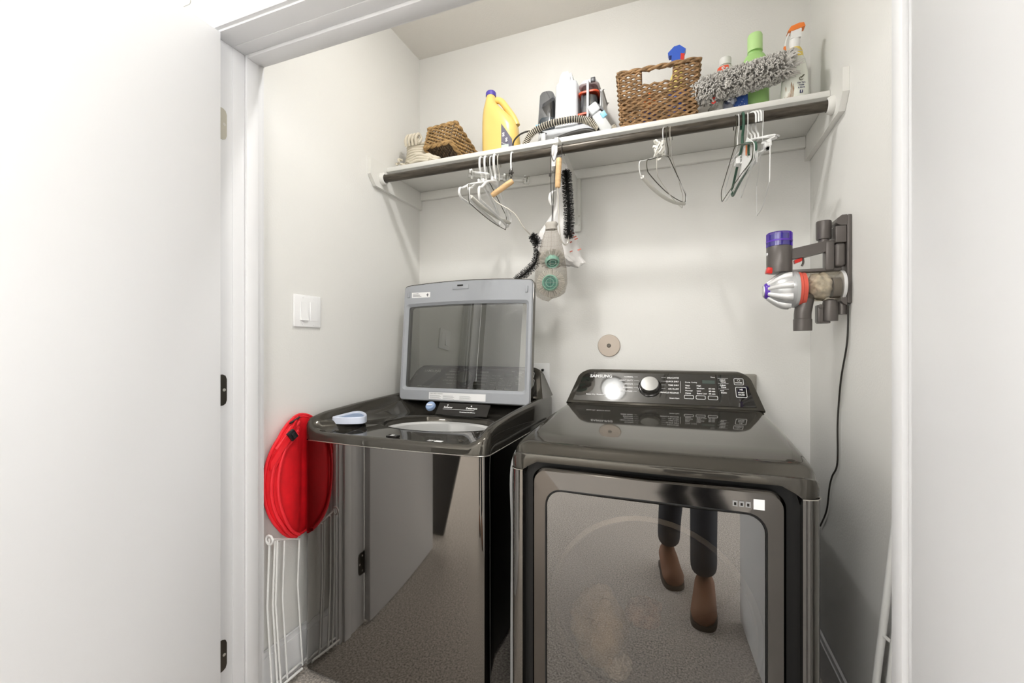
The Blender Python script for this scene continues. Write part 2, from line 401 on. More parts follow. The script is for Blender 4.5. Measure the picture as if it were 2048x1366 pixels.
def console(par, cx, y0, z0, kind):
    L = sqrt(FA * FA + FH * FH); nrm = Vector((0, -FH, FA)) / L; vdir = Vector((0, FA, FH)) / L; org = Vector((cx, y0, z0))
    at = lambda u, v, o=0.0: org + Vector((u, 0, 0)) + vdir * v + nrm * o
    W0, W1 = 0.343, 0.308
    o1 = console_outline(W0, W1, L, 0.045); o2 = console_outline(W0 - 0.006, W1 - 0.006, L - 0.004, 0.042)
    yb = 1.885
    bm = NB()
    def back(u, v):
        p = at(u, v); return Vector((p.x, yb - 0.11 * max(0, (p.z - z0) / FH) ** 2 * 0.6, p.z - 0.0))
    rings = [[back(u, v) for u, v in o1], [at(u, v, -0.012) for u, v in o1], [at(u, v, -0.002) for u, v in o1], [at(u, v, 0.001) for u, v in o2]]
    loft(bm, rings, True, True, True)
    body = done('console', bm, 'charcoal_plastic', par, 35)
    o3 = console_outline(W0 - 0.026, W1 - 0.017, L - 0.026, 0.034)
    bm = NB(); loft(bm, [[at(u, v + 0.010, -0.004) for u, v in o3], [at(u, v + 0.010, 0.003) for u, v in o3]], True, True, True)
    panel = done('control_panel', bm, 'panel_black', body, 35)
    # lettering
    U = (1, 0, 0); V = vdir
    bm = NB(); text(bm, 'SAMSUNG', at(-0.262, 0.118, 0.0035), U, V, 0.019, 0.0005); done('brand_lettering', bm, 'print_white', panel)
    bm = NB(); kx, kv = -0.032, 0.080
    left = ['NORMAL', 'HEAVY DUTY', 'SANITIZE', 'BEDDING', 'PERM PRESS'] if kind == 'dryer' else ['NORMAL', 'HEAVY DUTY', 'BEDDING', 'ACTIVE WEAR', 'WHITES']
    right = ['DELICATES', 'QUICK DRY', 'TIME DRY', 'AIR FLUFF', 'WRINKLE RELEASE'] if kind == 'dryer' else ['DELICATES', 'QUICK WASH', 'RINSE+SPIN', 'SELF CLEAN', 'PERM PRESS']
    for i in range(5):
        v = 0.124 - i * 0.0165
        text(bm, left[i], at(kx - 0.062, v - 0.003, 0.0034), U, V, 0.0085, 0.0002, 'RIGHT'); quad(bm, at(kx - 0.059, v, 0.0034), U, V, 0.013 if i in (0, 4) else 0.018, 0.0009)
        text(bm, right[i], at(kx + 0.102, v - 0.003, 0.0034), U, V, 0.0085, 0.0002, 'RIGHT'); quad(bm, at(kx + 0.040, v, 0.0034), U, V, 0.016, 0.0009)
    quad(bm, at(kx + 0.107, 0.058, 0.0034), U, V, 0.001, 0.052)
    text(bm, 'Vibration Reduction' if kind == 'washer' else 'Sensor Dry  Moisture Sensor', at(-0.268, 0.036, 0.0034), U, V, 0.0078, 0.0002)
    text(bm, 'Smart Care', at(kx + 0.070, 0.032, 0.0034), U, V, 0.0072, 0.0002)
    cols = [(0.092, ['Very', 'More', 'Normal', 'Damp']), (0.131, ['High', 'Medium', 'Low', 'Extra Low']), (0.170, ['60 min', '40 min', '30 min'])]
    for j, (cu, ws) in enumerate(cols):
        for i, w in enumerate(ws): text(bm, w, at(cu, 0.056 + 0.011 * (len(ws) - 1 - i), 0.0034), U, V, 0.0078, 0.0002)
    text(bm, 'Drying  Cooling', at(0.092, 0.104, 0.0034), U, V, 0.0062, 0.0001)
    text(bm, 'Time', at(0.178, 0.128, 0.0034), U, V, 0.0072, 0.0001)
    for i, w in enumerate(('Adjust', 'Adjust', 'Anti')):
        v = 0.118 - 0.023 * i
        text(bm, w, at(0.208, v, 0.0034), U, V, 0.0072, 0.0002); text(bm, ('Time', 'Time', 'Static')[i], at(0.210, v - 0.009, 0.0034), U, V, 0.0085, 0.0002); quad(bm, at(0.202, v + 0.009, 0.0034), U, V, 0.034, 0.0008)
    text(bm, 'POWER', at(0.2695, 0.107, 0.0034), U, V, 0.0062, 0.0003, 'CENTER'); text(bm, 'START', at(0.2745, 0.066, 0.0034), U, V, 0.0068, 0.0003, 'CENTER'); text(bm, 'PAUSE', at(0.2745, 0.057, 0.0034), U, V, 0.0068, 0.0003, 'CENTER')
    text(bm, '>ll', at(0.2745, 0.077, 0.0034), U, V, 0.010, 0.0003, 'CENTER')
    for k in range(16):          # power ring
        a = 2 * pi * k / 16; a2 = 2 * pi * (k + 1) / 16
        c = lambda ang, r: at(0.2695 + r * cos(ang), 0.1195 + r * sin(ang), 0.0034)
        bm.faces.new([bm.verts.new(p) for p in (c(a, 0.0036), c(a, 0.0046), c(a2, 0.0046), c(a2, 0.0036))])
    done('panel_lettering', bm, 'print_white', panel, kind='stuff')
    def frame_rect(u0, u1, v0, v1, t=0.0014):
        m = NB(); A = rrect(u0, u1, v0, v1, 0.004, 3); B = rrect(u0 + t, u1 - t, v0 + t, v1 - t, 0.003, 3)
        loft(m, [[at(u, v, 0.003) for u, v in A], [at(u, v, 0.0042) for u, v in A], [at(u, v, 0.0042) for u, v in B], [at(u, v, 0.003) for u, v in B]], True); return m
    for cu in (0.088, 0.127, 0.167): 
        bt = done('button', frame_rect(cu, cu + 0.032, 0.034, 0.050), 'print_white', panel)
    done('button', frame_rect(0.254, 0.285, 0.100, 0.128), 'print_white', panel)
    done('button', frame_rect(0.257, 0.292, 0.048, 0.091), 'print_white', panel)
    bm = NB(); quad(bm, at(0.150, 0.102, 0.0034), U, V, 0.042, 0.015); done('display', bm, 'display_grey', panel)
    # knob
    kp = at(kx, kv, 0.003)
    kn = done('dial_ring', lathe(NB(), [(0.042, 0), (0.042, 0.003), (0.038, 0.005), (0.036, 0.005)], kp, nrm, 40), 'bezel_black', body)
    done('dial', lathe(NB(), [(0.0345, 0.004), (0.0335, 0.022), (0.031, 0.025), (0.0, 0.0255)], kp, nrm, 40), 'brushed', body)
    return body

# ------------------------------------------------------------------ dryer
DX0, DX1, DY = -0.411, 0.281, 1.075
dcx = (DX0 + DX1) / 2
dr = thing('dryer', 'charcoal front-loading clothes dryer with large tinted glass door, right of the washer', 'dryer', (dcx, 1.45, 0))
bm = NB()                       # cabinet: open at front around the drum
loft(bm, [[(x, y, z) for x, y in rrect(DX0, DX1, 1.105, 1.86, 0.012, 3)] for z in (0.02, 0.80)], True, True, True)
# cut away the front face region by building it as a shell instead
bm.free(); bm = NB()
box(bm, DX0, DX0 + 0.01, 1.10, 1.86, 0.02, 0.80); box(bm, DX1 - 0.01, DX1, 1.10, 1.86, 0.02, 0.80)
box(bm, DX0 + 0.01, DX1 - 0.01, 1.85, 1.86, 0.02, 0.80); box(bm, DX0 + 0.01, DX1 - 0.01, 1.10, 1.85, 0.02, 0.03)
done('cabinet', bm, 'side_steel', dr)
for s in (-1, 1):               # rounded corner posts
    xo = DX0 if s < 0 else DX1
    pts = []
    for k in range(9):
        a = radians(90 * k / 8); pts.append((xo - s * 0.03 + s * 0.03 * cos(a), DY + 0.03 - 0.03 * sin(a)))
    pts += [(xo - s * 0.036, DY), (xo - s * 0.036, 1.11), (xo, 1.11)]
    done('corner_post', prism(NB(), pts, 'Z', 0.03, 0.799), 'charcoal_steel', dr, 30)
bm = NB()                       # dark recessed front bulkhead with a round drum opening
cz, rr_ = 0.47, 0.24
outer = []; inner = []; N = 64
for k in range(N):
    a = 2 * pi * k / N; c, s = cos(a), sin(a)
    hx, hz0 = 0.31, (0.36 if s > 0 else 0.43)
    t = min(hx / abs(c) if abs(c) > 1e-6 else 9, hz0 / abs(s) if abs(s) > 1e-6 else 9)
    outer.append((dcx + c * t, 1.10, cz + s * t)); inner.append((dcx + rr_ * c, 1.10, cz + rr_ * s * 0.95))
loft(bm, [outer, inner, [(x, 1.14, z) for x, y, z in inner]], True)
done('bulkhead', bm, 'black_gap', dr)
bm = NB(); loft(bm, [[(dcx + r * cos(2 * pi * k / 48), y, cz + r * sin(2 * pi * k / 48)) for k in range(48)] for r, y in ((0.236, 1.12), (0.25, 1.14), (0.29, 1.15), (0.29, 1.60), (0.0001, 1.62))], True)
done('drum', bm, 'drum_steel', dr)
bm = NB(); lathe(bm, [(0.232, 0), (0.243, 0.004), (0.243, 0.012), (0.232, 0.016), (0.226, 0.008), (0.232, 0.0)], (dcx, 1.095, cz), (0, 1, 0), 56, cap=False); done('drum_rim', bm, 'drum_steel', dr)
# top cover
prof = [(1.086, 0.845), (1.098, 0.859), (1.125, 0.868), (1.207, 0.876), (1.43, 0.892), (1.69, 0.902), (1.885, 0.905)]
bm = NB(); rings = []
for d, dz, dy in ((0.0, -0.030, 0.030), (0.003, -0.016, 0.020), (0.010, -0.006, 0.011), (0.022, -0.001, 0.004), (0.036, 0.0, 0.0)):
    rings.append((d, dz, dy))
xs = [(DX0 + d, dz, dy) for d, dz, dy in rings] + [(DX0 + 0.05, 0, 0), (DX0 + 0.075, 0, 0), (dcx, 0, -0.006), (DX1 - 0.075, 0, 0), (DX1 - 0.05, 0, 0)] + [(DX1 - d, dz, dy) for d, dz, dy in reversed(rings)]
R2 = []
for x, dz, dy in xs:
    ed = min(x - DX0, DX1 - x)
    arch = interp([(0.036, 0.0), (0.05, 0.010), (0.060, 0.019), (0.075, 0.0235), (0.2, 0.0235)], ed)
    y0 = DY + dy
    ring = [(x, y0 + 0.03, 0.801 + arch), (x, y0, 0.801 + arch), (x, y0 - 0.004, 0.828 + arch * 0.3 + dz * 0.4), (x, y0 - 0.001, 0.843 + dz * 0.7)]
    ring += [(x, y + dy * (1 if y < 1.15 else 0.3 if y < 1.3 else 0), z + dz) for y, z in prof]
    ring += [(x, 1.885, 0.80)]
    R2.append([Vector(p) for p in ring])
loft(bm, R2, False)
top = done('top_cover', bm, 'charcoal_plastic', dr, 50)
for s in (-1, 1):               # bright seam under the cover at each post
    xo = DX0 if s < 0 else DX1
    pts = [(xo - s * 0.03 + s * 0.0315 * cos(radians(90 * k / 8)), DY + 0.03 - 0.0315 * sin(radians(90 * k / 8)), 0.800) for k in range(9)] + [(xo - s * 0.037, DY - 0.0015, 0.800)]
    done('seam', tube(NB(), pts, 0.0012, 5), 'seam_silver', dr)
# door
DXa, DXb, DZa, DZb = -0.347, 0.215, 0.12, 0.812
GXa, GXb, GZa, GZb = -0.309, 0.177, 0.19, 0.762
dd = bpy.data.objects.new('door', None)
bm = NB()
A = rrect(DXa, DXb, DZa, DZb, 0.035, 6); A2 = rrect(DXa + 0.006, DXb - 0.006, DZa + 0.006, DZb - 0.006, 0.031, 6)
B = rrect(GXa, GXb, GZa, GZb, 0.040, 6); B2 = rrect(GXa + 0.003, GXb - 0.003, GZa + 0.003, GZb - 0.003, 0.038, 6)
def yd(x, base): return base + 0.010 * ((x - dcx) / 0.28) ** 2
loft(bm, [[(x, 1.092, z) for x, z in A], [(x, yd(x, 1.066), z) for x, z in A], [(x, yd(x, 1.058), z) for x, z in A2], [(x, yd(x, 1.056), z) for x, z in B], [(x, yd(x, 1.060), z) for x, z in B2], [(x, 1.085, z) for x, z in B2]], True)
door_o = done('door', bm, 'door_frame_steel', dr, 30)
bm = NB(); G = rrect(GXa + 0.003, GXb - 0.003, GZa + 0.003, GZb - 0.003, 0.038, 6)
nx = 60; xs_ = [(GXa + GXb) / 2 - (GXb - GXa - 0.006) / 2 * cos(pi * i / nx) for i in range(nx + 1)]
def zlim(x, top):
    d = min(x - (GXa + 0.003), (GXb - 0.003) - x); r = 0.038; k = 0 if d >= r else r - sqrt(max(0, r * r - (r - d) ** 2))
    return (GZb - 0.003 - k) if top else (GZa + 0.003 + k)
loft(bm, [[(x, yd(x, 1.0575), zlim(x, False)), (x, yd(x, 1.0575), zlim(x, True))] for x in xs_], False)
done('door_glass', bm, 'door_glass', door_o, 60)
bm = NB(); tube(bm, [(x, yd(x, 1.0562), z) for x, z in B], 0.0022, 6, True); done('glass_gasket', bm, 'black_gap', door_o)
bm = NB(); plate(bm, (0.152, yd(0.173, 1.0560), 0.772), (1, 0, 0), (0, 0, 1), (0, -1, 0), 0.021, 0.022, 0.0008)
done('sticker', bm, 'print_white', door_o)
bm = NB()
for i in range(3): plate(bm, (0.112 + 0.0125 * i, yd(0.13, 1.0577), 0.7745), (1, 0, 0), (0, 0, 1), (0, -1, 0), 0.0095, 0.012, 0.0008)
ic = done('care_icon', bm, 'print_grey', door_o)
bm = NB()
for i in range(3): plate(bm, (0.1145 + 0.0125 * i, yd(0.13, 1.0568), 0.777), (1, 0, 0), (0, 0, 1), (0, -1, 0), 0.0045, 0.006, 0.0006)
done('icon_mark', bm, 'bezel_black', ic)
console(dr, dcx, 1.69, 0.902, 'dryer')
for x in (DX0 + 0.05, DX1 - 0.05):
    for y in (1.14, 1.82): done('foot', lathe(NB(), [(0.018, 0.0), (0.022, 0.004), (0.022, 0.012), (0.010, 0.014), (0.010, 0.024)], (x, y, 0), seg=14), 'black_gap', dr)
# laundry in the drum
def heap(name, label, c, r, m, seed, fuzzy=False):
    rnd = random.Random(seed); bm = NB(); bmesh.ops.create_icosphere(bm, subdivisions=4, radius=1)
    from mathutils import noise
    off = Vector((seed * 3.1, seed * 1.7, seed))
    ph = [(Vector((rnd.uniform(-1, 1), rnd.uniform(-1, 1), rnd.uniform(-1, 1))).normalized(), rnd.uniform(2, 7), rnd.uniform(0, 6)) for _ in range(9)]
    for v in bm.verts:
        n = v.co.copy(); d = 0.9 + sum(0.05 * sin(f * n.dot(a) + p) for a, f, p in ph) + 0.30 * (0.5 - abs(noise.noise(n * 2.6 + off))) + 0.16 * noise.noise(n * 6 + off)
        v.co = Vector((c[0] + n.x * r[0] * d, c[1] + n.y * r[1] * d, max(c[2] + n.z * r[2] * d, cz - 0.284 + 0.5 * (abs(c[0] + n.x * r[0] * d - dcx)) ** 2)))
    return tag(done(name, bm, m, None, 60), label, 'laundry')
heap('laundry_bundle', 'beige crumpled cloth behind the dryer door glass', (-0.215, 1.30, 0.30), (0.075, 0.09, 0.095), 'laundry_beige', 3)
heap('laundry_bundle', 'white folded cloth low behind the dryer door glass', (-0.165, 1.27, 0.225), (0.045, 0.06, 0.035), 'laundry_white', 5)
heap('laundry_bundle', 'fluffy brown and white laundry behind the dryer door glass', (-0.095, 1.36, 0.33), (0.05, 0.06, 0.035), 'laundry_brown', 9)

# ------------------------------------------------------------------ washer
WX0, WX1, WY = -1.205, -0.512, 1.155
wcx = (WX0 + WX1) / 2
ws = thing('washer', 'charcoal top-loading washing machine with its glass lid raised, left of the dryer', 'washing machine', (wcx, 1.5, 0))
def wfront(x): return WY - 0.016 * (1 - ((x - wcx) / 0.3465) ** 2)
def wper(inset=0.0, n=24, dy=0.0):
    """perimeter loop of the washer seen from above, front edge bowed"""
    x0, x1, y0, y1, r = WX0 + inset, WX1 - inset, WY + inset, 1.885 - inset, max(0.030 - inset * 0.5, 0.012)
    L = []
    for i in range(n + 1):
        x = x0 + r + (x1 - x0 - 2 * r) * i / n; L.append((x, wfront(x) + inset))
    for k in range(1, 7): a = radians(-90 + 90 * k / 6); L.append((x1 - r + r * cos(a), y0 + r + r * sin(a)))
    for i in range(1, n): L.append((x1, y0 + r + (y1 - y0 - 2 * r) * i / n))
    for k in range(0, 7): a = radians(90 * k / 6); L.append((x1 - r + r * cos(a), y1 - r + r * sin(a)))
    for i in range(1, n): L.append((x1 - r - (x1 - x0 - 2 * r) * i / n, y1))
    for k in range(0, 7): a = radians(90 + 90 * k / 6); L.append((x0 + r + r * cos(a), y1 - r + r * sin(a)))
    for i in range(1, n): L.append((x0, y1 - r - (y1 - y0 - 2 * r) * i / n))
    for k in range(0, 6): a = radians(180 + 90 * k / 6); L.append((x0 + r + r * cos(a), y0 + r + r * sin(a)))
    return L
side = [(1.155, 0.850), (1.165, 0.864), (1.19, 0.877), (1.235, 0.886), (1.30, 0.890), (1.408, 0.897), (1.53, 0.902), (1.68, 0.908), (1.9, 0.908)]
def rimz(x, y):
    h = interp(side, y)
    e = min(x - WX0, WX1 - x)
    if y < 1.175: h = 0.832 + (h - 0.832) * (1 - min(1, max(0, (e - 0.022) / 0.030)))
    return h
bm = NB(); P0 = wper()
loft(bm, [[(x, y, 0.02) for x, y in P0], [(x, y, 0.799) for x, y in P0]], True, True, False)
done('cabinet', bm, 'charcoal_steel', ws, 40)
bm = NB(); tube(bm, [(x, y - 0.0005, 0.801) for x, y in P0[:24 + 7 + 24]], 0.0013, 5); done('seam', bm, 'seam_silver', ws)
bm = NB(); rings = []
P0 = wper(); P1 = wper(0.004); P2 = wper(0.014); P3 = wper(0.028); P4 = wper(0.038)
Hs = [rimz(x, y) for x, y in P0]
fl = [1.0 if y < 1.17 else 0.0 for x, y in P0]
rings.append([(x, y, 0.803) for x, y in P0]); rings.append([(x, y, h - 0.014) for (x, y), h in zip(P0, Hs)])
rings.append([(x, y, h - 0.004) for (x, y), h in zip(P1, Hs)]); rings.append([(x, y, h) for (x, y), h in zip(P2, Hs)])
rings.append([(x, y, h - 0.006) for (x, y), h in zip(P3, Hs)]); 
inz = [0.828 if (y < 1.2 and 0.05 < x - WX0 < 0.64) else (0.862 if y < 1.6 else 0.884) for x, y in P4]
def sm(L, k=6):
    for _ in range(k): L = [(L[i - 1] + L[i] * 2 + L[(i + 1) % len(L)]) / 4 for i in range(len(L))]
    return L
inz = [min(a, h - 0.007) for a, h in zip(sm(inz), Hs)]
rings.append([(x, y, z) for (x, y), z in zip(P4, inz)])
loft(bm, rings, True)
frame = done('top_frame', bm, 'charcoal_plastic', ws, 50)
# bowl shaped deck down to the tub opening
OC = (-0.845, 1.470); ORX, ORY = 0.235, 0.155
def oring(kx, z, base):
    out = []
    for x, y in base:
        a = atan2((y - OC[1]) / 0.36, (x - OC[0]) / 0.34); out.append((OC[0] + ORX * kx * cos(a), OC[1] + ORY * kx * sin(a), z))
    return out
bm = NB(); rim = [(x, y, z) for (x, y), z in zip(P4, inz)]; lip = oring(1.06, 0.829, P4)
def mix(A, Bq, t, zt): return [(a[0] + (c[0] - a[0]) * t, a[1] + (c[1] - a[1]) * t, a[2] + (c[2] - a[2]) * zt) for a, c in zip(A, Bq)]
loft(bm, [rim, mix(rim, lip, 0.12, 0.10), mix(rim, lip, 0.35, 0.42), mix(rim, lip, 0.65, 0.80), mix(rim, lip, 0.9, 0.99), lip, oring(1.0, 0.824, P4), oring(0.99, 0.80, P4), oring(1.0, 0.74, P4)], True)
done('deck', bm, 'charcoal_plastic', ws, 60)
bm = NB(); lathe(bm, [(0.236, 0.60), (0.236, 0.795), (0.230, 0.803), (0.216, 0.806), (0.206, 0.798), (0.203, 0.700)], (OC[0], OC[1], 0), seg=56, sy=0.70, cap=False); tb = done('tub_ring', bm, 'tub_plastic', ws)
bm = NB(); lathe(bm, [(0.203, 0.71), (0.235, 0.68), (0.235, 0.25), (0.0, 0.24)], (OC[0], OC[1], 0), seg=56, sy=0.80, cap=False); done('drum', bm, 'drum_steel', ws)
# detergent tray
bm = NB(); tear = [(-1.150, 1.236), (-1.158, 1.262), (-1.168, 1.33), (-1.170, 1.375), (-1.150, 1.386), (-1.105, 1.358), (-1.066, 1.318), (-1.050, 1.288), (-1.055, 1.266), (-1.085, 1.246), (-1.12, 1.236)]
tear = [(p.x, p.y) for p in spl([(x, y, 0) for x, y in tear], 4, True)]
tc_ = (sum(p[0] for p in tear) / len(tear), sum(p[1] for p in tear) / len(tear))
def tsc(k, z): return [(tc_[0] + (x - tc_[0]) * k, tc_[1] + (y - tc_[1]) * k, z) for x, y in tear]
loft(bm, [tsc(1, 0.845), tsc(1, 0.867), tsc(0.97, 0.869), tsc(0.84, 0.867), tsc(0.78, 0.862)], True); dt = done('detergent_tray', bm, 'pale_blue', ws)
bm = NB(); bm.faces.new([bm.verts.new(p) for p in tsc(0.79, 0.8635)]); done('tray_cup', bm, 'pale_blue_in', dt)
# sloping softener panel behind the opening
pn = Vector((0, -0.75, 0.66)).normalized(); pv = Vector((0, 0.66, 0.75)); po = Vector((-0.945, 1.606, 0.834))
bm = NB(); plate(bm, po, (1, 0, 0), pv, pn, 0.235, 0.058, 0.006); pl = done('dispenser_panel', bm, 'bezel_black', ws)
bm = NB(); q = lambda u, v: po + Vector((u, 0, 0)) + pv.normalized() * v + pn * 0.0065
text(bm, 'Softener', q(0.028, 0.032), (1, 0, 0), pv, 0.012, 0.0004); text(bm, 'Detergent', q(0.132, 0.032), (1, 0, 0), pv, 0.012, 0.0004); text(bm, 'Concentrated High Efficiency', q(0.108, 0.014), (1, 0, 0), pv, 0.006, 0.0002)
quad(bm, q(0.026, 0.026), (1, 0, 0), pv, 0.146, 0.0014); text(bm, 'o', q(0.040, 0.044), (1, 0, 0), pv, 0.012, 0.0004); text(bm, 'e', q(0.150, 0.044), (1, 0, 0), pv, 0.012, 0.0004)
done('panel_lettering', bm, 'print_white', pl, kind='stuff')
kc = Vector((-0.975, 1.618, 0.864))
kb = done('softener_cap', lathe(NB(), [(0.021, 0), (0.021, 0.010), (0.018, 0.014), (0.0, 0.0145)], kc, pn, 28), 'pale_blue_in', ws)
bm = NB(); plate(bm, kc + pn * 0.0145 - Vector((0.013, 0, 0)) - pv * 0.004, (1, 0, 0), pv, pn, 0.026, 0.008, 0.003); done('cap_grip', bm, 'pale_blue', kb)
# front ledge details
bm = NB(); box(bm, -0.878, -0.838, 1.178, 1.200, 0.826, 0.8335, 0.002); lt = done('lid_latch', bm, 'bezel_black', ws)
bm = NB(); box(bm, -0.864, -0.852, 1.181, 1.193, 0.8335, 0.8341); done('latch_sticker', bm, 'print_white', lt)
bm = NB(); box(bm, -0.697, -0.672, 1.172, 1.188, 0.828, 0.8292); done('sticker', bm, 'print_white', ws)
bm = NB(); text(bm, 'READ', (-0.722, 1.181, 0.829), (1, 0, 0), (0, 1, 0), 0.009, 0.0004); text(bm, 'FIRST', (-0.722, 1.172, 0.829), (1, 0, 0), (0, 1, 0), 0.008, 0.0004); done('ledge_lettering', bm, 'print_white', ws)
for x in (-1.098, -0.618): done('lid_bumper', lathe(NB(), [(0.008, 0), (0.008, 0.003), (0.005, 0.0055), (0, 0.006)], (x, 1.20, 0.829), seg=16), 'charcoal_plastic', ws)
# raised lid
la = Vector((-0.862, 1.672, 0.880)); lv = Vector((0, 0.045, 0.52)).normalized(); lnn = Vector((0, -0.52, 0.045)).normalized(); LH = 0.520
def lp(u, v, o=0.0): return la + Vector((u, 0, 0)) + lv * v + lnn * o
def lring(W, v0, v1, r, o, bow=0.0):
    return [lp(u, v + (bow * (1 - (u / 0.31) ** 2) if v > (v0 + v1) / 2 else 0), o) for u, v in rrect(-W, W, v0, v1, r, 6)]
def lring2(W, v0, v1, r, o, bow=0.0, nx=14):
    base = rrect(-W, W, v0, v1, r, 5); out = []
    seq = []
    for i in range(len(base)):
        a, c = base[i], base[(i + 1) % len(base)]
        seq.append(a)
        if abs(a[0] - c[0]) > 0.2:
            for k in range(1, nx): seq.append((a[0] + (c[0] - a[0]) * k / nx, a[1]))
    for u, v in seq: out.append(lp(u, v + (bow * (1 - (u / 0.31) ** 2) if v > (v0 + v1) / 2 else 0), o))
    return out
bm = NB(); loft(bm, [lring2(0.292, 0.045, 0.425, 0.012, -0.002, 0.006), lring2(0.312, 0.0, LH, 0.018, -0.004, 0.014), lring2(0.312, 0.0, LH, 0.018, -0.030, 0.014), lring2(0.300, 0.012, LH - 0.012, 0.016, -0.036, 0.014), lring2(0.284, 0.05, 0.42, 0.014, -0.036, 0.006)], True)
lid = done('lid', bm, 'charcoal_plastic', ws, 35)
bm = NB(); loft(bm, [lring2(0.311, 0.001, LH - 0.003, 0.018, -0.004, 0.014), lring2(0.307, 0.005, LH - 0.007, 0.016, 0.004, 0.014), lring2(0.296, 0.046, 0.432, 0.016, 0.005, 0.008), lring2(0.291, 0.051, 0.427, 0.014, 0.001, 0.008), lring2(0.284, 0.058, 0.420, 0.012, -0.004, 0.008), lring2(0.284, 0.058, 0.420, 0.012, -0.02, 0.008)], True)
done('lid_frame', bm, 'lid_grey', lid, 30)
bm = NB(); bm.faces.new([bm.verts.new(p) for p in lring2(0.287, 0.055, 0.423, 0.012, -0.008, 0.008)]); done('lid_glass', bm, 'lid_glass', lid)
bm = NB(); plate(bm, lp(-0.268, 0.462, 0.0044), (1, 0, 0), lv, lnn, 0.096, 0.024, 0.0006); st = done('sticker', bm, 'print_white', lid)
bm = NB()
for i in range(3): plate(bm, lp(-0.262, 0.467 + 0.006 * i, 0.0051), (1, 0, 0), lv, lnn, 0.045 - 0.008 * i, 0.0018, 0.0003)
plate(bm, lp(-0.192, 0.472, 0.0051), (1, 0, 0), lv, lnn, 0.012, 0.003, 0.0003); plate(bm, lp(-0.187, 0.466, 0.0051), (1, 0, 0), lv, lnn, 0.004, 0.014, 0.0003); done('sticker_print', bm, 'print_black', st, kind='stuff')
bm = NB(); plate(bm, lp(-0.155, 0.010, 0.0047), (1, 0, 0), lv, lnn, 0.272, 0.030, 0.0006); st = done('sticker', bm, 'print_white', lid)
bm = NB(); text(bm, 'CHILD SAFETY WARNING', lp(-0.150, 0.033, 0.0056), (1, 0, 0), lv, 0.0055, 0.0001)
for c0 in (-0.150, -0.085, -0.005):
    for i in range(4): plate(bm, lp(c0, 0.0135 + 0.0042 * i, 0.0054), (1, 0, 0), lv, lnn, 0.055 - 0.006 * (i % 2), 0.0012, 0.0002)
done('sticker_print', bm, 'print_grey', st, kind='stuff')
bm = NB(); box(bm, 0, 0.078, 0, 0.020, 0, 0.004, 0.001); bm.transform(Matrix.Translation(lp(-0.06, 0.492, 0.0035)) @ Matrix((Vector((1, 0, 0)), lv, lnn)).transposed().to_4x4()); done('lid_handle_recess', bm, 'lid_grey', lid)
bm = NB(); plate(bm, lp(-0.035, 0.505, 0.0078), (1, 0, 0), lv, lnn, 0.028, 0.006, 0.002); done('lid_catch', bm, 'bezel_black', lid)
for u in (-0.29, 0.278):
    bm = NB(); obox(bm, lp(u + 0.006, 0.478, 0.006), (0.006, 0.014, 0.003), (1, 0, 0), lv, bev=0.002); done('lid_pad', bm, 'lid_grey', lid)
console(ws, wcx, 1.728, 0.905, 'washer')
for x in (WX0 + 0.05, WX1 - 0.05):
    for y in (1.20, 1.83): done('foot', lathe(NB(), [(0.018, 0.0), (0.022, 0.004), (0.022, 0.012), (0.010, 0.014), (0.010, 0.024)], (x, y, 0), seg=14), 'black_gap', ws)
# hose between the machines
bm = NB(); tube(bm, spl([(-0.468, 1.90, 0.80), (-0.466, 1.45, 0.80), (-0.462, 1.24, 0.775), (-0.462, 1.235, 0.55), (-0.464, 1.235, 0.25), (-0.466, 1.24, 0.008)], 8), 0.0055, 8)
tag(done('power_cord', bm, 'print_grey'), 'grey cord running down in the gap between washer and dryer', 'cord')

# ------------------------------------------------------------------ closet shelf with rod
SZ0, SZ1, SY = 1.908, 1.927, 1.651
RY, RZ, RR = 1.623, 1.8655, 0.0165
sh = thing('closet_shelf', 'white painted closet shelf with cleats, brackets and a dark hanging rod', 'shelf', ((XL + XR) / 2, 1.80, SZ0))
done('shelf_board', box(NB(), XL + 0.017, XR - 0.018, SY, YB - 0.001, SZ0, SZ1, 0.0012), 'shelf_paint', sh)
done('cleat', box(NB(), XL + 0.017, XR - 0.018, YB - 0.019, YB - 0.001, 1.866, SZ0 - 0.0005, 0.001), 'shelf_paint', sh)
bp = [(1.542, 1.9105), (1.542, 1.864), (1.578, 1.822), (YB - 0.001, 1.832), (YB - 0.001, SZ1 - 0.02), (1.60, SZ1 - 0.02), (1.56, 1.9105)]
bp = [(1.542, 1.934), (1.542, 1.864), (1.578, 1.822), (YB - 0.001, 1.820), (YB - 0.001, 1.934)]
for x0, x1 in ((XL + 0.0005, XL + 0.0165), (XR - 0.0175, XR - 0.0005)):
    bm = NB(); prism(bm, bp, 'X', x0, x1); done('side_bracket', bm, 'shelf_paint', sh, 20)
rod = done('rod', tube(NB(), [(XL + 0.030, RY, RZ), (XR - 0.031, RY, RZ)], RR, 24), 'rod_metal', sh)
for x, s in ((XL + 0.0165, 1), (XR - 0.0175, -1)):
    done('rod_socket', lathe(NB(), [(0.027, 0), (0.027, 0.008), (0.0235, 0.016), (0.019, 0.018), (0.0185, 0.004)], (x, RY, RZ), (s, 0, 0), 24), 'shelf_paint', sh)
cb = done('center_bracket', box(NB(), -0.446, -0.401, YB - 0.018, YB - 0.001, 1.632, 1.8655, 0.002), 'shelf_paint', sh)
bm = NB(); prism(bm, [(YB - 0.0185, 1.66), (YB - 0.0185, 1.865), (1.66, 1.9075), (1.60, 1.905), (1.60, 1.885), (1.66, 1.868), (1.75, 1.83)], 'X', -0.431, -0.416); done('bracket_arm', bm, 'shelf_paint', cb)
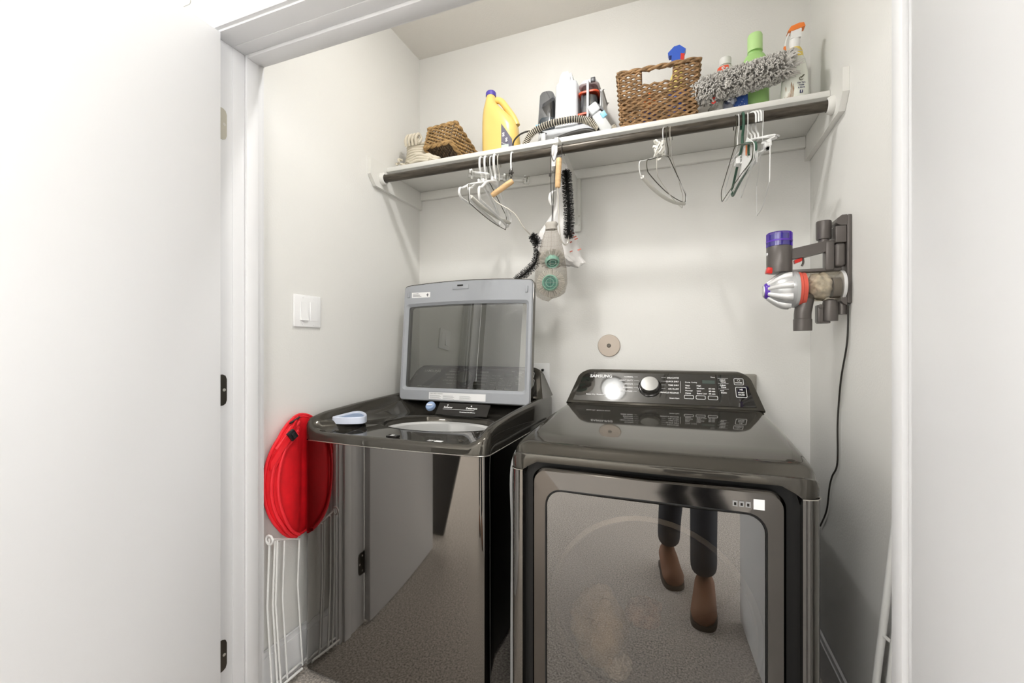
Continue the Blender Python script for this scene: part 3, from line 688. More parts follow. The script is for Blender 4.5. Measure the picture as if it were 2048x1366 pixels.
for z in (1.66, 1.70): done('bracket_screw', lathe(NB(), [(0.004, 0), (0.003, 0.0015)], (-0.408, YB - 0.018, z), (0, -1, 0), 8), 'screw', cb)

# ------------------------------------------------------------------ wall fittings
t = thing('light_switch', 'white double rocker light switch plate on the left closet wall', 'light switch', (XL, 1.21, 1.245))
bm = NB(); box(bm, XL + 0.0004, XL + 0.007, 1.149, 1.272, 1.189, 1.303, 0.003, 3); done('switch_plate', bm, 'switch_white', t)
for y0, up in ((1.176, 1), (1.221, -1)):
    bm = NB(); zc = 1.246
    prism(bm, [(XL + 0.006, zc - 0.033), (XL + (0.014 if up > 0 else 0.0078), zc - 0.033), (XL + 0.0085, zc), (XL + (0.0078 if up > 0 else 0.010), zc + 0.033), (XL + 0.006, zc + 0.033)], 'Y', y0, y0 + 0.032); done('rocker', bm, 'switch_white', t, 20)
for y in (1.188, 1.237):
    for z in (1.198, 1.294): done('plate_screw', lathe(NB(), [(0.0032, 0), (0.0025, 0.001)], (XL + 0.0068, y, z), (1, 0, 0), 8), 'switch_white', t)
t = thing('wall_valve_cover', 'round nickel wall cover plate with a centre screw above the dryer', 'cover plate', (-0.279, YB, 1.124))
done('disc', lathe(NB(), [(0.0485, 0.0), (0.0485, 0.0045), (0.0465, 0.0062)], (-0.279, YB - 0.0003, 1.124), (0, -1, 0), 40), 'valve_nickel', t, 25)
sc_ = done('screw', lathe(NB(), [(0.0085, 0.0), (0.0085, 0.002), (0.006, 0.0028), (0.006, 0.0012), (0.0, 0.0012)], (-0.279, YB - 0.0066, 1.124), (0, -1, 0), 16), 'hinge_dark', t)
t = thing('outlet_plate', 'white wall outlet plate half hidden behind the washer console', 'outlet', (-0.60, YB, 0.98))
done('plate', box(NB(), -0.655, -0.547, YB - 0.006, YB - 0.0004, 0.90, 1.043, 0.002), 'switch_white', t)
done('knob', lathe(NB(), [(0.006, 0), (0.006, 0.010), (0.003, 0.012)], (-0.578, YB - 0.006, 1.012), (0, -1, 0), 12), 'bezel_black', t)
t = thing('dryer_outlet_box', 'grey wall outlet box behind the right end of the dryer console', 'outlet', (0.25, YB, 0.95))
done('box', box(NB(), 0.19, 0.286, YB - 0.030, YB - 0.0005, 0.90, 1.012, 0.003), 'grey_box', t)
done('lid', box(NB(), 0.194, 0.280, YB - 0.034, YB - 0.030, 0.904, 1.008, 0.001), 'grey_box', t)
t = thing('wall_sensor', 'small white sensor box on the wall above the left door', 'sensor', (-1.335, YF, 2.11))
done('housing', box(NB(), -1.41, -1.29, YF - 0.024, YF - 0.0005, 2.092, 2.20, 0.006), 'white_plastic', t)
done('cover', lathe(NB(), [(0.05, 0), (0.048, 0.006), (0.0, 0.009)], (-1.35, YF - 0.024, 2.146), (0, -1, 0), 28), 'white_plastic', t)

# ------------------------------------------------------------------ red pop-up hamper on a white wire rack
hm = thing('folded_laundry_hamper', 'red fabric pop-up laundry hamper folded flat beside the washer', 'laundry hamper', (-1.19, 1.06, 0.465))
def pad(xc, yc, zc, ry, rz, th, tilt=0.0, n=40):
    bm = NB(); rings = []
    for x, k in ((-1, 0.0), (-1, 0.55), (-0.85, 0.86), (-0.45, 0.98), (0, 1.0), (0.45, 0.98), (0.85, 0.86), (1, 0.55), (1, 0.0)):
        rings.append([(xc + th * x * (1 + 0.15 * cos(2 * a_)) + tilt * (ry * k * cos(a_)), yc + ry * max(k, 0.001) * cos(a_), zc + rz * max(k, 0.001) * sin(a_)) for a_ in [2 * pi * i / n for i in range(n)]])
    loft(bm, rings, True); return bm
def hx(y): return interp([(1.015, -1.226), (1.06, -1.208), (1.12, -1.214), (1.16, -1.2255), (1.4, -1.2255)], y)
def ht(y): return interp([(1.015, 0.012), (1.07, 0.026), (1.12, 0.022), (1.155, 0.011), (1.4, 0.010)], y)
def disc(yc, zc, ry, rz, dx, m, n=56):
    bm = NB(); rings = []
    for x, k in ((-1, 0.0), (-1, 0.55), (-0.85, 0.86), (-0.45, 0.98), (0, 1.0), (0.45, 0.98), (0.85, 0.86), (1, 0.55), (1, 0.28), (1, 0.0)):
        rg = []
        for i in range(n):
            a_ = 2 * pi * i / n; y = yc + ry * max(k, 0.001) * cos(a_); z = zc + rz * max(k, 0.001) * sin(a_)
            rg.append((max(XL + 0.0015, min(hx(y) + dx + ht(y) * x * (0.8 if k > 0.9 else 1.0), -1.207 if y > 1.14 else 9)), y, z))
        rings.append(rg)
    loft(bm, rings, True); return done('side_panel', bm, m, hm, 70)
disc(1.160, 0.676, 0.140, 0.206, 0.0, 'red_cloth')
def hoop(yc, zc, ry, rz, dx, r, wob=0.0):
    pts = []
    for i in range(64):
        a = 2 * pi * i / 64; y = yc + ry * cos(a); pts.append((min(hx(y) + dx * (1 if y < 1.13 else 0) + wob * sin(5 * a), -1.212 if y > 1.135 else 9), y, zc + rz * sin(a)))
    done('hoop', tube(NB(), pts, r, 8, True), 'red_edge', hm)
hoop(1.160, 0.676, 0.118, 0.198, 0.026, 0.0050)
hoop(1.160, 0.674, 0.130, 0.203, 0.016, 0.0055, 0.0015)
hoop(1.160, 0.676, 0.142, 0.207, 0.002, 0.0055)
bm = NB()
for i in range(4): tube(bm, spl([(-1.196 + 0.003 * i, 1.128 - 0.004 * i, 0.862 - 0.012 * i), (-1.186, 1.085 - 0.004 * i, 0.838 - 0.014 * i), (-1.200, 1.045 - 0.003 * i, 0.79 - 0.018 * i)], 6), 0.007, 6)
done('gathered_cloth', bm, 'red_edge', hm)
bm = NB(); loft(bm, [[p + Vector((0, 0, dz)) + Vector((dx, 0, 0)) for dx, dz in ((-0.004, -0.013), (0.004, -0.013), (0.004, 0.013), (-0.004, 0.013))] for p in spl([(-1.20, 1.13, 0.872), (-1.182, 1.10, 0.855), (-1.176, 1.07, 0.825), (-1.186, 1.045, 0.785), (-1.205, 1.025, 0.74)], 6)], True, True, True)
sp = done('strap', bm, 'red_cloth', hm)
bm = NB(); obox(bm, (-1.168, 1.078, 0.832), (0.013, 0.006, 0.016), (0.2, 1, 0.75), (1, 0, 0), bev=0.002); obox(bm, (-1.163, 1.078, 0.832), (0.006, 0.007, 0.010), (0.2, 1, 0.75), (1, 0, 0), bev=0.002); done('buckle', bm, 'buckle_black', sp)
bm = NB(); tube(bm, spl([(-1.20, 1.135, 0.880), (-1.19, 1.115, 0.876), (-1.195, 1.092, 0.866)], 5), 0.004, 6); done('zip_pull', bm, 'buckle_black', hm)
rk = thing('drying_rack', 'white wire drying rack folded against the left wall under the red hamper', 'drying rack', (-1.19, 1.06, 0))
for i, (x, y0, y1, z1) in enumerate(((-1.200, 1.020, 1.010, 0.515), (-1.200, 1.040, 1.030, 0.50), (-1.194, 1.044, 1.038, 0.50), (-1.210, 1.062, 1.052, 0.485), (-1.202, 1.078, 1.070, 0.485), (-1.216, 1.152, 1.146, 0.462))):
    done('upright_wire', tube(NB(), [(x, y0, z1), (x - 0.004, (y0 + y1) / 2, 0.3), (x, y1 + 0.02, 0.012)], 0.0032, 8), 'white_wire', rk)
for i in range(4):
    done('rail_wire', tube(NB(), [(-1.222 + 0.012 * i, 1.005, 0.020 + 0.012 * (i % 2)), (-1.222 + 0.012 * i, 1.40, 0.020 + 0.012 * (i % 2))] if i == 0 else [(-1.222 + 0.012 * i, 1.005, 0.02 + 0.01 * (i % 2)), (-1.222 + 0.012 * i, 1.135, 0.02 + 0.01 * (i % 2))], 0.004, 8), 'white_wire', rk)
bm = NB(); tube(bm, [(-1.196 + 0.014 * cos(a), 1.016, 0.512 + 0.014 * sin(a)) for a in [2 * pi * i / 16 for i in range(16)]], 0.0035, 8, True); done('hook_loop', bm, 'white_wire', rk)
done('crossbar', tube(NB(), [(-1.202, 1.018, 0.512), (-1.214, 1.152, 0.458)], 0.0035, 8), 'white_wire', rk)

# leaning white pole by the right jamb
lpq = thing('leaning_pole', 'slim white folded stand leaning in the right corner beside the jamb', 'pole', (0.42, 1.29, 0))
done('pole', tube(NB(), [(0.425, 1.325, 0.006), (0.452, 1.165, 0.93)], 0.008, 10), 'white_wire', lpq)
done('pole', tube(NB(), [(0.44, 1.29, 0.006), (0.455, 1.135, 0.93)], 0.006, 10), 'white_wire', lpq)
done('foot_cap', lathe(NB(), [(0.010, 0), (0.011, 0.02), (0.009, 0.03)], (0.425, 1.325, 0.001), seg=12), 'white_plastic', lpq)
done('crosspiece', tube(NB(), [(0.438, 1.247, 0.46), (0.447, 1.215, 0.46)], 0.004, 8), 'white_wire', lpq)

# ------------------------------------------------------------------ things on the shelf
Z0 = SZ1 + 0.0006
# rope basket
t = thing('rope_basket', 'small cream rope basket with a knotted handle in the left shelf corner', 'basket', (-1.13, 1.80, Z0))
bx, by = -1.135, 1.80
for i in range(11):
    z = Z0 + 0.008 + i * 0.0125; r = 0.072 + 0.005 * sin(i * 0.5)
    done('rope_coil', tube(NB(), [(bx + r * cos(a) + 0.002 * random.uniform(-1, 1), by + r * 0.8 * sin(a), z + 0.0015 * sin(3 * a + i)) for a in [2 * pi * k / 28 for k in range(28)]], 0.0072, 7, True), 'cream_rope', t)
done('base', lathe(NB(), [(0.068, 0.0), (0.068, 0.006), (0.0, 0.006)], (bx, by, Z0), seg=28, sy=0.8), 'cream_rope', t)
for i in range(4):
    x = bx - 0.045 + 0.018 * i
    done('handle_knot', tube(NB(), spl([(x, by - 0.062, Z0 + 0.125), (x + 0.004, by - 0.074, Z0 + 0.148), (x + 0.014, by - 0.066, Z0 + 0.172), (x + 0.02, by - 0.05, Z0 + 0.155), (x + 0.016, by - 0.068, Z0 + 0.128)], 5), 0.0065, 7), 'cream_rope', t)
bm = NB(); rnd = random.Random(4)
for i in range(26):
    a = rnd.uniform(0, 6.28); x = bx - 0.03 + rnd.uniform(-0.05, 0.06); y = by - 0.075 + rnd.uniform(-0.012, 0.006); z = Z0 + 0.004 + rnd.uniform(0.0, 0.045)
    tube(bm, spl([(x, y + 0.01, z + 0.012), (x + rnd.uniform(-0.012, 0.012), y - 0.006, z + rnd.uniform(0.004, 0.012)), (x + rnd.uniform(-0.014, 0.014), y - 0.004, z)], 3), 0.0045, 5)
done('fringe', bm, 'cream_rope', t, kind='stuff')
t2 = thing('folded_cloth', 'cream cloth bunched under the raised front of the seagrass basket', 'cloth', (-1.06, 1.705, Z0))
bm = NB(); bmesh.ops.create_icosphere(bm, subdivisions=4, radius=1)
for q in bm.verts:
    n = q.co.copy(); d = 1 + 0.10 * sin(8 * n.x + 3 * n.y) + 0.07 * sin(13 * n.z + 6 * n.x); q.co = Vector((-1.060 + 0.070 * n.x * d, 1.705 + 0.035 * n.y * d, max(Z0, Z0 + 0.026 + 0.028 * n.z * d)))
done('bundle', bm, 'cream_rope', t2, 80)
for k in range(3): done('fold', tube(NB(), spl([(-1.115, 1.674 + 0.004 * k, Z0 + 0.012 + 0.012 * k), (-1.07, 1.668, Z0 + 0.018 + 0.012 * k), (-1.02, 1.672 + 0.004 * k, Z0 + 0.010 + 0.010 * k)], 6), 0.006, 8), 'cream_rope', t2)

# woven box basket builder
def weave_box(par, M, w0, d0, w1, d1, h, rows, pitch, r, m1, m2, hole=None, name='woven_wall', floor_m=None, stk=None):
    """rectangular basket: bottom w0 x d0, top w1 x d1, local z up, M places it; hole = (u0,u1,v0,v1) hand slot in the front (-y) wall"""
    bm = NB(); nper = max(8, int(round(2 * (w1 + d1) / pitch))); nper += nper % 2 == 0
    sub = 2
    def per(s, v):                     # s 0..1 round the perimeter, v 0..1 height
        w = w0 + (w1 - w0) * v; d = d0 + (d1 - d0) * v; L = 2 * (w1 + d1); q = (s % 1) * L
        if q < w1: return Vector((-w / 2 + w * q / w1, -d / 2, v * h)), Vector((0, -1, 0)), (q / w1 - 0.5) * w1, 0
        q -= w1
        if q < d1: return Vector((w / 2, -d / 2 + d * q / d1, v * h)), Vector((1, 0, 0)), 0, 1
        q -= d1
        if q < w1: return Vector((w / 2 - w * q / w1, d / 2, v * h)), Vector((0, 1, 0)), -(q / w1 - 0.5) * w1, 2
        q -= w1
        return Vector((-w / 2, d / 2 - d * q / d1, v * h)), Vector((-1, 0, 0)), 0, 3
    def inhole(u, v, sd): return hole and sd in (0, 2) and hole[0] < u < hole[1] and hole[2] < v < hole[3]
    for i in range(rows):
        v = (i + 0.5) / rows; seg = []; N = nper * sub
        for k in range(N + 1):
            p, n, u, sd = per(k / N, v)
            if inhole(u, v, sd):
                if len(seg) > 1: tube(bm, [M @ q for q in seg], r, 5)
                seg = []; continue
            ph = pi * k / sub + pi * i
            seg.append(p + n * (r * 1.1 * cos(ph)) + Vector((0, 0, random.uniform(-1, 1) * r * 0.35)))
        if len(seg) > 1: tube(bm, [M @ q for q in seg], r, 5)
    wall = done(name, bm, m1, par, 60, kind='stuff')
    bm = NB()
    for k in range(nper):
        s = (k + 0.5) / nper; pts = []
        for j in range(9):
            v = j / 8; p, n, u, sd = per(s, v)
            if inhole(u, v, sd):
                if len(pts) > 1: tube(bm, [M @ q for q in pts], stk or r * 0.9, 5)
                pts = []; continue
            pts.append(p)
        if len(pts) > 1: tube(bm, [M @ q for q in pts], stk or r * 0.9, 5)
    done('stakes', bm, m2, par, 60, kind='stuff')
    for v in (0.0, 1.0):
        for o in (0, 1):
            pts = []; N = 120
            for k in range(N):
                p, n, u, sd = per(k / N, v); a = 2 * pi * k * 10 / N * 1.0 + pi * o
                pts.append(M @ (p + n * (r * 0.9 * cos(a)) + Vector((0, 0, r * 0.9 * sin(a)))))
            done('rim_braid' if v else 'foot_braid', tube(NB(), pts, r * 1.25, 6, True), m1, par, 60)
    bm = NB(); n_ = max(4, int(w0 / (r * 2.2)))
    for k in range(n_):
        x = -w0 / 2 + w0 * (k + 0.5) / n_; tube(bm, [M @ Vector((x, -d0 / 2 + d0 * j / 20, r * 0.6 * cos(pi * j + pi * k))) for j in range(21)], r * 1.05, 5)
    done('woven_base', bm, floor_m or m2, par, 60, kind='stuff')
    return wall
# tipped seagrass basket: base turned towards the viewer, leaning on one edge
t = thing('seagrass_basket', 'small tan seagrass basket tipped up on the left of the shelf', 'basket', (-0.97, 1.76, Z0))
c0 = Vector((-1.000, 1.695, Z0 + 0.084))
ux = Vector((1, 0.10, 0.02)).normalized(); uz = Vector((0.42, 0.85, -0.10)); 
Mz = Matrix.Translation(Vector((-0.985, 1.800, Z0 + 0.050))) @ Matrix.Rotation(radians(-6), 4, 'Z') @ Matrix.Rotation(radians(-22), 4, 'X')
weave_box(t, Mz, 0.140, 0.205, 0.150, 0.215, 0.105, 12, 0.017, 0.0050, 'seagrass', 'seagrass_dark')
bm = NB(); bmesh.ops.create_icosphere(bm, subdivisions=3, radius=1)
for v in bm.verts: v.co = Mz @ Vector((v.co.x * 0.06, v.co.y * 0.075, 0.075 + 0.042 * v.co.z + 0.006 * sin(9 * v.co.x + 7 * v.co.y)))
tag(done('tissue_wad', bm, 'paper_white', None, 70), 'white crumpled tissue lying in the tipped seagrass basket', 'tissue')
bm = NB(); box(bm, -0.925, -0.885, SY + 0.004, 1.70, Z0, Z0 + 0.0012); tag(done('paper_slip', bm, 'paper_white'), 'small white paper slip on the shelf edge right of the seagrass basket', 'paper')

# yellow detergent jug: flat oval body, slanting shoulder with a grip
t = thing('detergent_jug', 'yellow plastic detergent jug with a purple cap on the shelf', 'bottle', (-0.705, 1.76, Z0))
jc = Vector((-0.705, 1.76, Z0))
def jring(z, xa, xb, dy, n=28, pw=2.6):
    xc, rx = (xa + xb) / 2, (xb - xa) / 2; out = []
    for k in range(n):
        a = 2 * pi * k / n; c, s = cos(a), sin(a)
        out.append(jc + Vector((xc + rx * (abs(c) ** (2 / pw)) * (1 if c >= 0 else -1), dy * (abs(s) ** (2 / pw)) * (1 if s >= 0 else -1), z)))
    return out
bm = NB(); loft(bm, [jring(0, -0.086, 0.080, 0.046), jring(0.006, -0.090, 0.085, 0.050), jring(0.13, -0.091, 0.070, 0.050), jring(0.165, -0.090, 0.050, 0.050), jring(0.195, -0.087, 0.022, 0.048), jring(0.22, -0.083, -0.004, 0.044), jring(0.245, -0.079, -0.026, 0.036, pw=2.2), jring(0.268, -0.076, -0.034, 0.026, pw=2.0), jring(0.285, -0.073, -0.037, 0.020, pw=2.0)], True, True, True)
jb = done('jug_body', bm, 'jug_yellow', t, 60)
done('handle', tube(NB(), spl([jc + Vector(q) for q in ((-0.030, 0.0, 0.262), (-0.006, 0.0, 0.252), (0.022, 0.0, 0.214), (0.050, 0.0, 0.172), (0.066, 0.0, 0.135))], 6), [0.014] * 25, 10), 'jug_yellow', jb)
bm = NB(); lathe(bm, [(0.021, 0.0), (0.0215, 0.016), (0.019, 0.020), (0.0, 0.021)], jc + Vector((-0.055, 0, 0.283)), seg=24)
for k in range(24):
    a = 2 * pi * k / 24; c_ = jc + Vector((-0.055 + 0.0216 * cos(a), 0.0216 * sin(a), 0.291)); obox(bm, c_, (0.0008, 0.0008, 0.007), (cos(a), sin(a), 0), (-sin(a), cos(a), 0))
done('cap', bm, 'cap_purple', t)
# label on the right front quarter
bm = NB(); LA = []
lab = lambda x, z: jc + Vector((x, -0.0508 + max(0, x - 0.046) * 0.45, z))
pts = [(-0.002, 0.003), (0.062, 0.003), (0.060, 0.045), (0.040, 0.078), (0.018, 0.108), (0.0, 0.138)]
pts = [(0.014, 0.006), (0.062, 0.006), (0.060, 0.060), (0.036, 0.098), (0.014, 0.130)]
loft(bm, [[lab(x, z) for x, z in pts], [lab(x, z) - Vector((0, 0.0008, 0)) for x, z in pts]], True, True, True); lb = done('label', bm, 'label_grey', t)
bm = NB(); plate(bm, jc + Vector((0.015, -0.0518, 0.008)), (1, 0, 0), (0, 0, 1), (0, -1, 0), 0.032, 0.030, 0.0005); done('label_band', bm, 'label_green', lb)
bm = NB()
for i in range(2):
    text(bm, 'S', jc + Vector((0.019 + 0.014 * i, -0.0519, 0.074 - 0.024 * i)), (1, 0, 0), (0, 0, 1), 0.022, 0.001)
plate(bm, jc + Vector((0.016, -0.0518, 0.048)), (1, 0, -0.5), (0.5, 0, 1), (0, -1, 0), 0.036, 0.0012, 0.0004)
done('label_lettering', bm, 'print_white', lb)

# spot carpet cleaner
t = thing('carpet_cleaner', 'white and grey portable carpet cleaner with a ribbed hose on the shelf', 'carpet cleaner', (-0.40, 1.80, Z0))
cx, cy = -0.405, 1.815
def tower(x0, x1, y0, y1, zs, m, name, bev=0.012, par=None, tap=0.0):
    bm = NB(); rings = []
    z0, z1 = zs
    for z, k in ((z0, 0.004), (z0 + 0.004, 0.0), (z1 - 0.012, tap), (z1 - 0.003, tap + 0.004), (z1, tap + 0.012)):
        rings.append([(x, y, z) for x, y in rrect(x0 + k, x1 - k, y0 + k, y1 - k, bev, 4)])
    loft(bm, rings, True, True, True); return done(name, bm, m, par or t, 45)
base = tower(-0.552, -0.262, 1.73, 1.90, (Z0 + 0.012, Z0 + 0.085), 'machine_white', 'lower_body', 0.03, tap=0.008)
tower(-0.545, -0.270, 1.735, 1.895, (Z0, Z0 + 0.014), 'machine_dark', 'base_plate', 0.03)
body = tower(-0.470, -0.372, 1.735, 1.895, (Z0 + 0.08, Z0 + 0.270), 'machine_white', 'center_body', 0.015, tap=0.004)
bm = NB(); prism(bm, [(-0.456, Z0 + 0.262), (-0.412, Z0 + 0.262), (-0.408, Z0 + 0.296), (-0.418, Z0 + 0.318), (-0.440, Z0 + 0.318), (-0.452, Z0 + 0.300)], 'Y', 1.76, 1.87); done('carry_handle', bm, 'machine_white', body, 30)
bm = NB(); prism(bm, [(-0.408, Z0 + 0.262), (-0.394, Z0 + 0.262), (-0.404, Z0 + 0.312), (-0.411, Z0 + 0.312)], 'Y', 1.765, 1.865); done('handle_latch', bm, 'machine_grey', body, 30)
lt_ = tower(-0.546, -0.470, 1.738, 1.892, (Z0 + 0.085, Z0 + 0.252), 'tank_clear', 'clean_water_tank', 0.02, tap=0.008)
tower(-0.541, -0.475, 1.745, 1.885, (Z0 + 0.088, Z0 + 0.145), 'tank_liquid', 'tank_liquid', 0.018, lt_)
bm = NB(); prism(bm, [(-0.528, Z0 + 0.19), (-0.478, Z0 + 0.21), (-0.476, Z0 + 0.222), (-0.482, Z0 + 0.224), (-0.525, Z0 + 0.205)], 'Y', 1.76, 1.87); box(bm, -0.515, -0.500, 1.80, 1.815, Z0 + 0.16, Z0 + 0.2); done('tank_inner_part', bm, 'machine_dark', lt_)
rt = tower(-0.368, -0.292, 1.738, 1.892, (Z0 + 0.085, Z0 + 0.245), 'tank_clear', 'dirty_water_tank', 0.02, tap=0.006)
tower(-0.362, -0.338, 1.745, 1.885, (Z0 + 0.12, Z0 + 0.21), 'machine_dark', 'tank_core', 0.006, rt)
tower(-0.322, -0.300, 1.748, 1.885, (Z0 + 0.12, Z0 + 0.20), 'machine_dark', 'tank_core', 0.006, rt)
tower(-0.372, -0.290, 1.736, 1.894, (Z0 + 0.205, Z0 + 0.215), 'orange_red', 'tank_band', 0.02, rt)
tower(-0.372, -0.330, 1.734, 1.80, (Z0 + 0.118, Z0 + 0.128), 'orange_red', 'tank_band', 0.006, rt)
tower(-0.372, -0.290, 1.738, 1.892, (Z0 + 0.236, Z0 + 0.262), 'machine_white', 'tank_lid', 0.02, rt, 0.006)
bm = NB(); box(bm, -0.336, -0.326, 1.728, 1.740, Z0 + 0.10, Z0 + 0.245, 0.003); done('tank_post', bm, 'machine_white', rt)
bm = NB(); box(bm, -0.320, -0.302, 1.733, 1.742, Z0 + 0.238, Z0 + 0.256, 0.002); done('tank_button', bm, 'machine_dark', rt)
tower(-0.292, -0.270, 1.745, 1.885, (Z0 + 0.085, Z0 + 0.215), 'machine_grey', 'end_housing', 0.008, tap=0.006)
bm = NB(); box(bm, -0.545, -0.500, 1.726, 1.730, Z0 + 0.10, Z0 + 0.105); done('tank_mark', bm, 'sky_blue', lt_)
# hose with ribs
hp = spl([(-0.595, 1.735, Z0 + 0.006), (-0.585, 1.715, Z0 + 0.028), (-0.555, 1.702, Z0 + 0.060), (-0.50, 1.695, Z0 + 0.078), (-0.43, 1.692, Z0 + 0.083), (-0.36, 1.694, Z0 + 0.080), (-0.315, 1.70, Z0 + 0.062), (-0.282, 1.705, Z0 + 0.036)], 14)
hs = done('hose', tube(NB(), hp, 0.0115, 12), 'hose_dark', t, 60)
bm = NB(); fr_ = frames(hp)
for i in range(1, len(hp) - 1, 2):
    for f in (0.0,):
        p = hp[i].lerp(hp[i + 1], f); N, Bq = fr_[i]
        tube(bm, [p + (N * cos(a) + Bq * sin(a)) * 0.0128 for a in [2 * pi * k / 14 for k in range(14)]], 0.0019, 5, True)
done('hose_ribs', bm, 'hose_light', hs, 60, kind='stuff')
done('hose', tube(NB(), spl([(-0.57, 1.74, Z0 + 0.014), (-0.48, 1.72, Z0 + 0.02), (-0.40, 1.715, Z0 + 0.034), (-0.33, 1.712, Z0 + 0.036), (-0.29, 1.715, Z0 + 0.018)], 8), 0.011, 10), 'hose_dark', t)
done('hose_clip', box(NB(), -0.512, -0.494, 1.692, 1.712, Z0 + 0.018, Z0 + 0.05, 0.003), 'machine_grey', t)
bm = NB(); obox(bm, (-0.268, 1.703, Z0 + 0.048), (0.020, 0.018, 0.045), (0.85, 0, 0.5), (0, 1, 0), bev=0.006); nz = done('spray_nozzle', bm, 'machine_grey', t)
bm = NB(); obox(bm, (-0.300, 1.703, Z0 + 0.108), (0.020, 0.018, 0.020), (0.85, 0, 0.5), (0, 1, 0), bev=0.007); done('nozzle_head', bm, 'machine_white', nz)
bm = NB()
for i in range(5): obox(bm, (-0.283 + 0.003 * i, 1.690 + 0.007 * i, Z0 + 0.110), (0.005, 0.0022, 0.013), (0.85, 0, 0.5), (0, 1, 0))
done('nozzle_brush', bm, 'machine_dark', nz)
bm = NB(); obox(bm, (-0.262, 1.686, Z0 + 0.075), (0.010, 0.004, 0.012), (0.85, 0, 0.5), (0, 1, 0), bev=0.002); done('nozzle_button', bm, 'sky_blue', nz)
bm = NB(); tube(bm, spl([(-0.50, 1.73, Z0 + 0.062), (-0.55, 1.705, Z0 + 0.072), (-0.60, 1.70, Z0 + 0.066), (-0.628, 1.69, Z0 + 0.035), (-0.618, 1.68, Z0 + 0.003), (-0.56, 1.70, Z0 + 0.004)], 8), 0.0035, 8); done('power_cable', bm, 'cable_black', t)

# brown wicker basket with a hand slot
t = thing('wicker_basket', 'brown wicker basket with a square hand slot in the middle of the shelf', 'basket', (-0.07, 1.77, Z0))
Mw = Matrix.Translation(Vector((-0.070, 1.765, Z0 + 0.008))) @ Matrix.Rotation(radians(2), 4, 'Z')
weave_box(t, Mw, 0.256, 0.165, 0.280, 0.19, 0.194, 22, 0.0185, 0.0046, 'wicker', 'wicker_dark', hole=(-0.055, 0.045, 0.72, 0.97), stk=0.0030)
# spray bottle standing in the basket
t = thing('blue_spray_bottle', 'blue trigger spray bottle standing inside the wicker basket', 'spray bottle', (0.0, 1.79, Z0))
bc = Vector((0.000, 1.80, Z0 + 0.046))
done('bottle', lathe(NB(), [(0.030, 0.0), (0.034, 0.006), (0.034, 0.13), (0.028, 0.17), (0.016, 0.20), (0.014, 0.225), (0.016, 0.23)], bc, seg=20, sy=0.7), 'spray_yellow', t)
bm = NB(); prism(bm, [(-0.022, 0.232), (0.018, 0.228), (0.022, 0.252), (0.030, 0.272), (0.008, 0.292), (-0.012, 0.290), (-0.034, 0.270), (-0.030, 0.258), (-0.020, 0.258)], 'Y', -0.014, 0.014)
bm.transform(Matrix.Translation(bc)); done('sprayer_head', bm, 'spray_blue', t, 30)
bm = NB(); prism(bm, [(0.010, 0.222), (0.020, 0.222), (0.026, 0.254), (0.012, 0.258)], 'Y', -0.016, 0.016); bm.transform(Matrix.Translation(bc)); done('trigger', bm, 'spray_red', t, 30)
done('label', lathe(NB(), [(0.0343, 0.03), (0.0343, 0.12)], bc, seg=20, sy=0.72, cap=False), 'spray_blue', t)
t = thing('cleaner_bottle', 'orange and blue cleaner bottle inside the wicker basket', 'bottle', (-0.10, 1.79, Z0))
done('bottle', lathe(NB(), [(0.030, 0.0), (0.033, 0.006), (0.033, 0.105), (0.022, 0.13), (0.013, 0.145), (0.013, 0.16)], (-0.10, 1.79, Z0 + 0.02), seg=20), 'orange', t)
done('label', lathe(NB(), [(0.0333, 0.02), (0.0333, 0.075)], (-0.10, 1.79, Z0 + 0.02), seg=20, cap=False), 'spray_blue', t)
bm = NB(); rnd = random.Random(8)
for i in range(10): tube(bm, spl([(-0.222, 1.80, Z0 + 0.05), (-0.232 + rnd.uniform(-0.01, 0.01), 1.79, Z0 + 0.06 + rnd.uniform(-0.02, 0.02)), (-0.240 + rnd.uniform(-0.012, 0.012), 1.785, Z0 + 0.04 + rnd.uniform(-0.03, 0.03))], 4), 0.005, 6)
tag(done('cream_tassel', bm, 'cream_rope'), 'cream cord tassel poking out left of the wicker basket', 'tassel')

# fluffy duster
t = thing('microfiber_duster', 'fluffy grey microfibre duster lying along the shelf right of the wicker basket', 'duster', (0.21, 1.70, Z0))
da, db = Vector((0.062, 1.705, Z0 + 0.095)), Vector((0.345, 1.690, Z0 + 0.128))
ax = (db - da).normalized(); e1 = ax.cross(Vector((0, 0, 1))).normalized(); e2 = e1.cross(ax)
done('core', tube(NB(), [da - ax * 0.03, da, db], 0.022, 10), 'duster_grey', t)
done('handle', tube(NB(), [da - ax * 0.16, da], 0.009, 10), 'machine_grey', t)
bm = NB(); rnd = random.Random(11)
for i in range(2300):
    s = rnd.random(); a = rnd.uniform(0, 2 * pi); env = min(1, 0.78 + 2.2 * s * (1 - s)); env *= 0.92 + 0.16 * rnd.random()
    c = da.lerp(db, s * 1.02 - 0.01); d = e1 * cos(a) + e2 * sin(a); R = 0.046 * env
    tn = ax * rnd.uniform(-1, 1) + (e2 * cos(a) - e1 * sin(a)) * rnd.uniform(-1, 1)
    p0 = c + d * 0.018; p1 = c + d * (R * 0.65) + tn * 0.006; p2 = c + d * R + tn * 0.012 + (ax * 0.012 if s > 0.93 else Vector()); p3 = c + d * (R * 0.93) + tn * 0.018 + Vector((0, 0, -0.003)) + (ax * 0.02 if s > 0.93 else Vector())
    tube(bm, [p0, p1, p2, p3], [0.0022, 0.0027, 0.0025, 0.0012], 4, caps=False)
done('fibre_strands', bm, 'duster_grey', t, 80, kind='stuff')

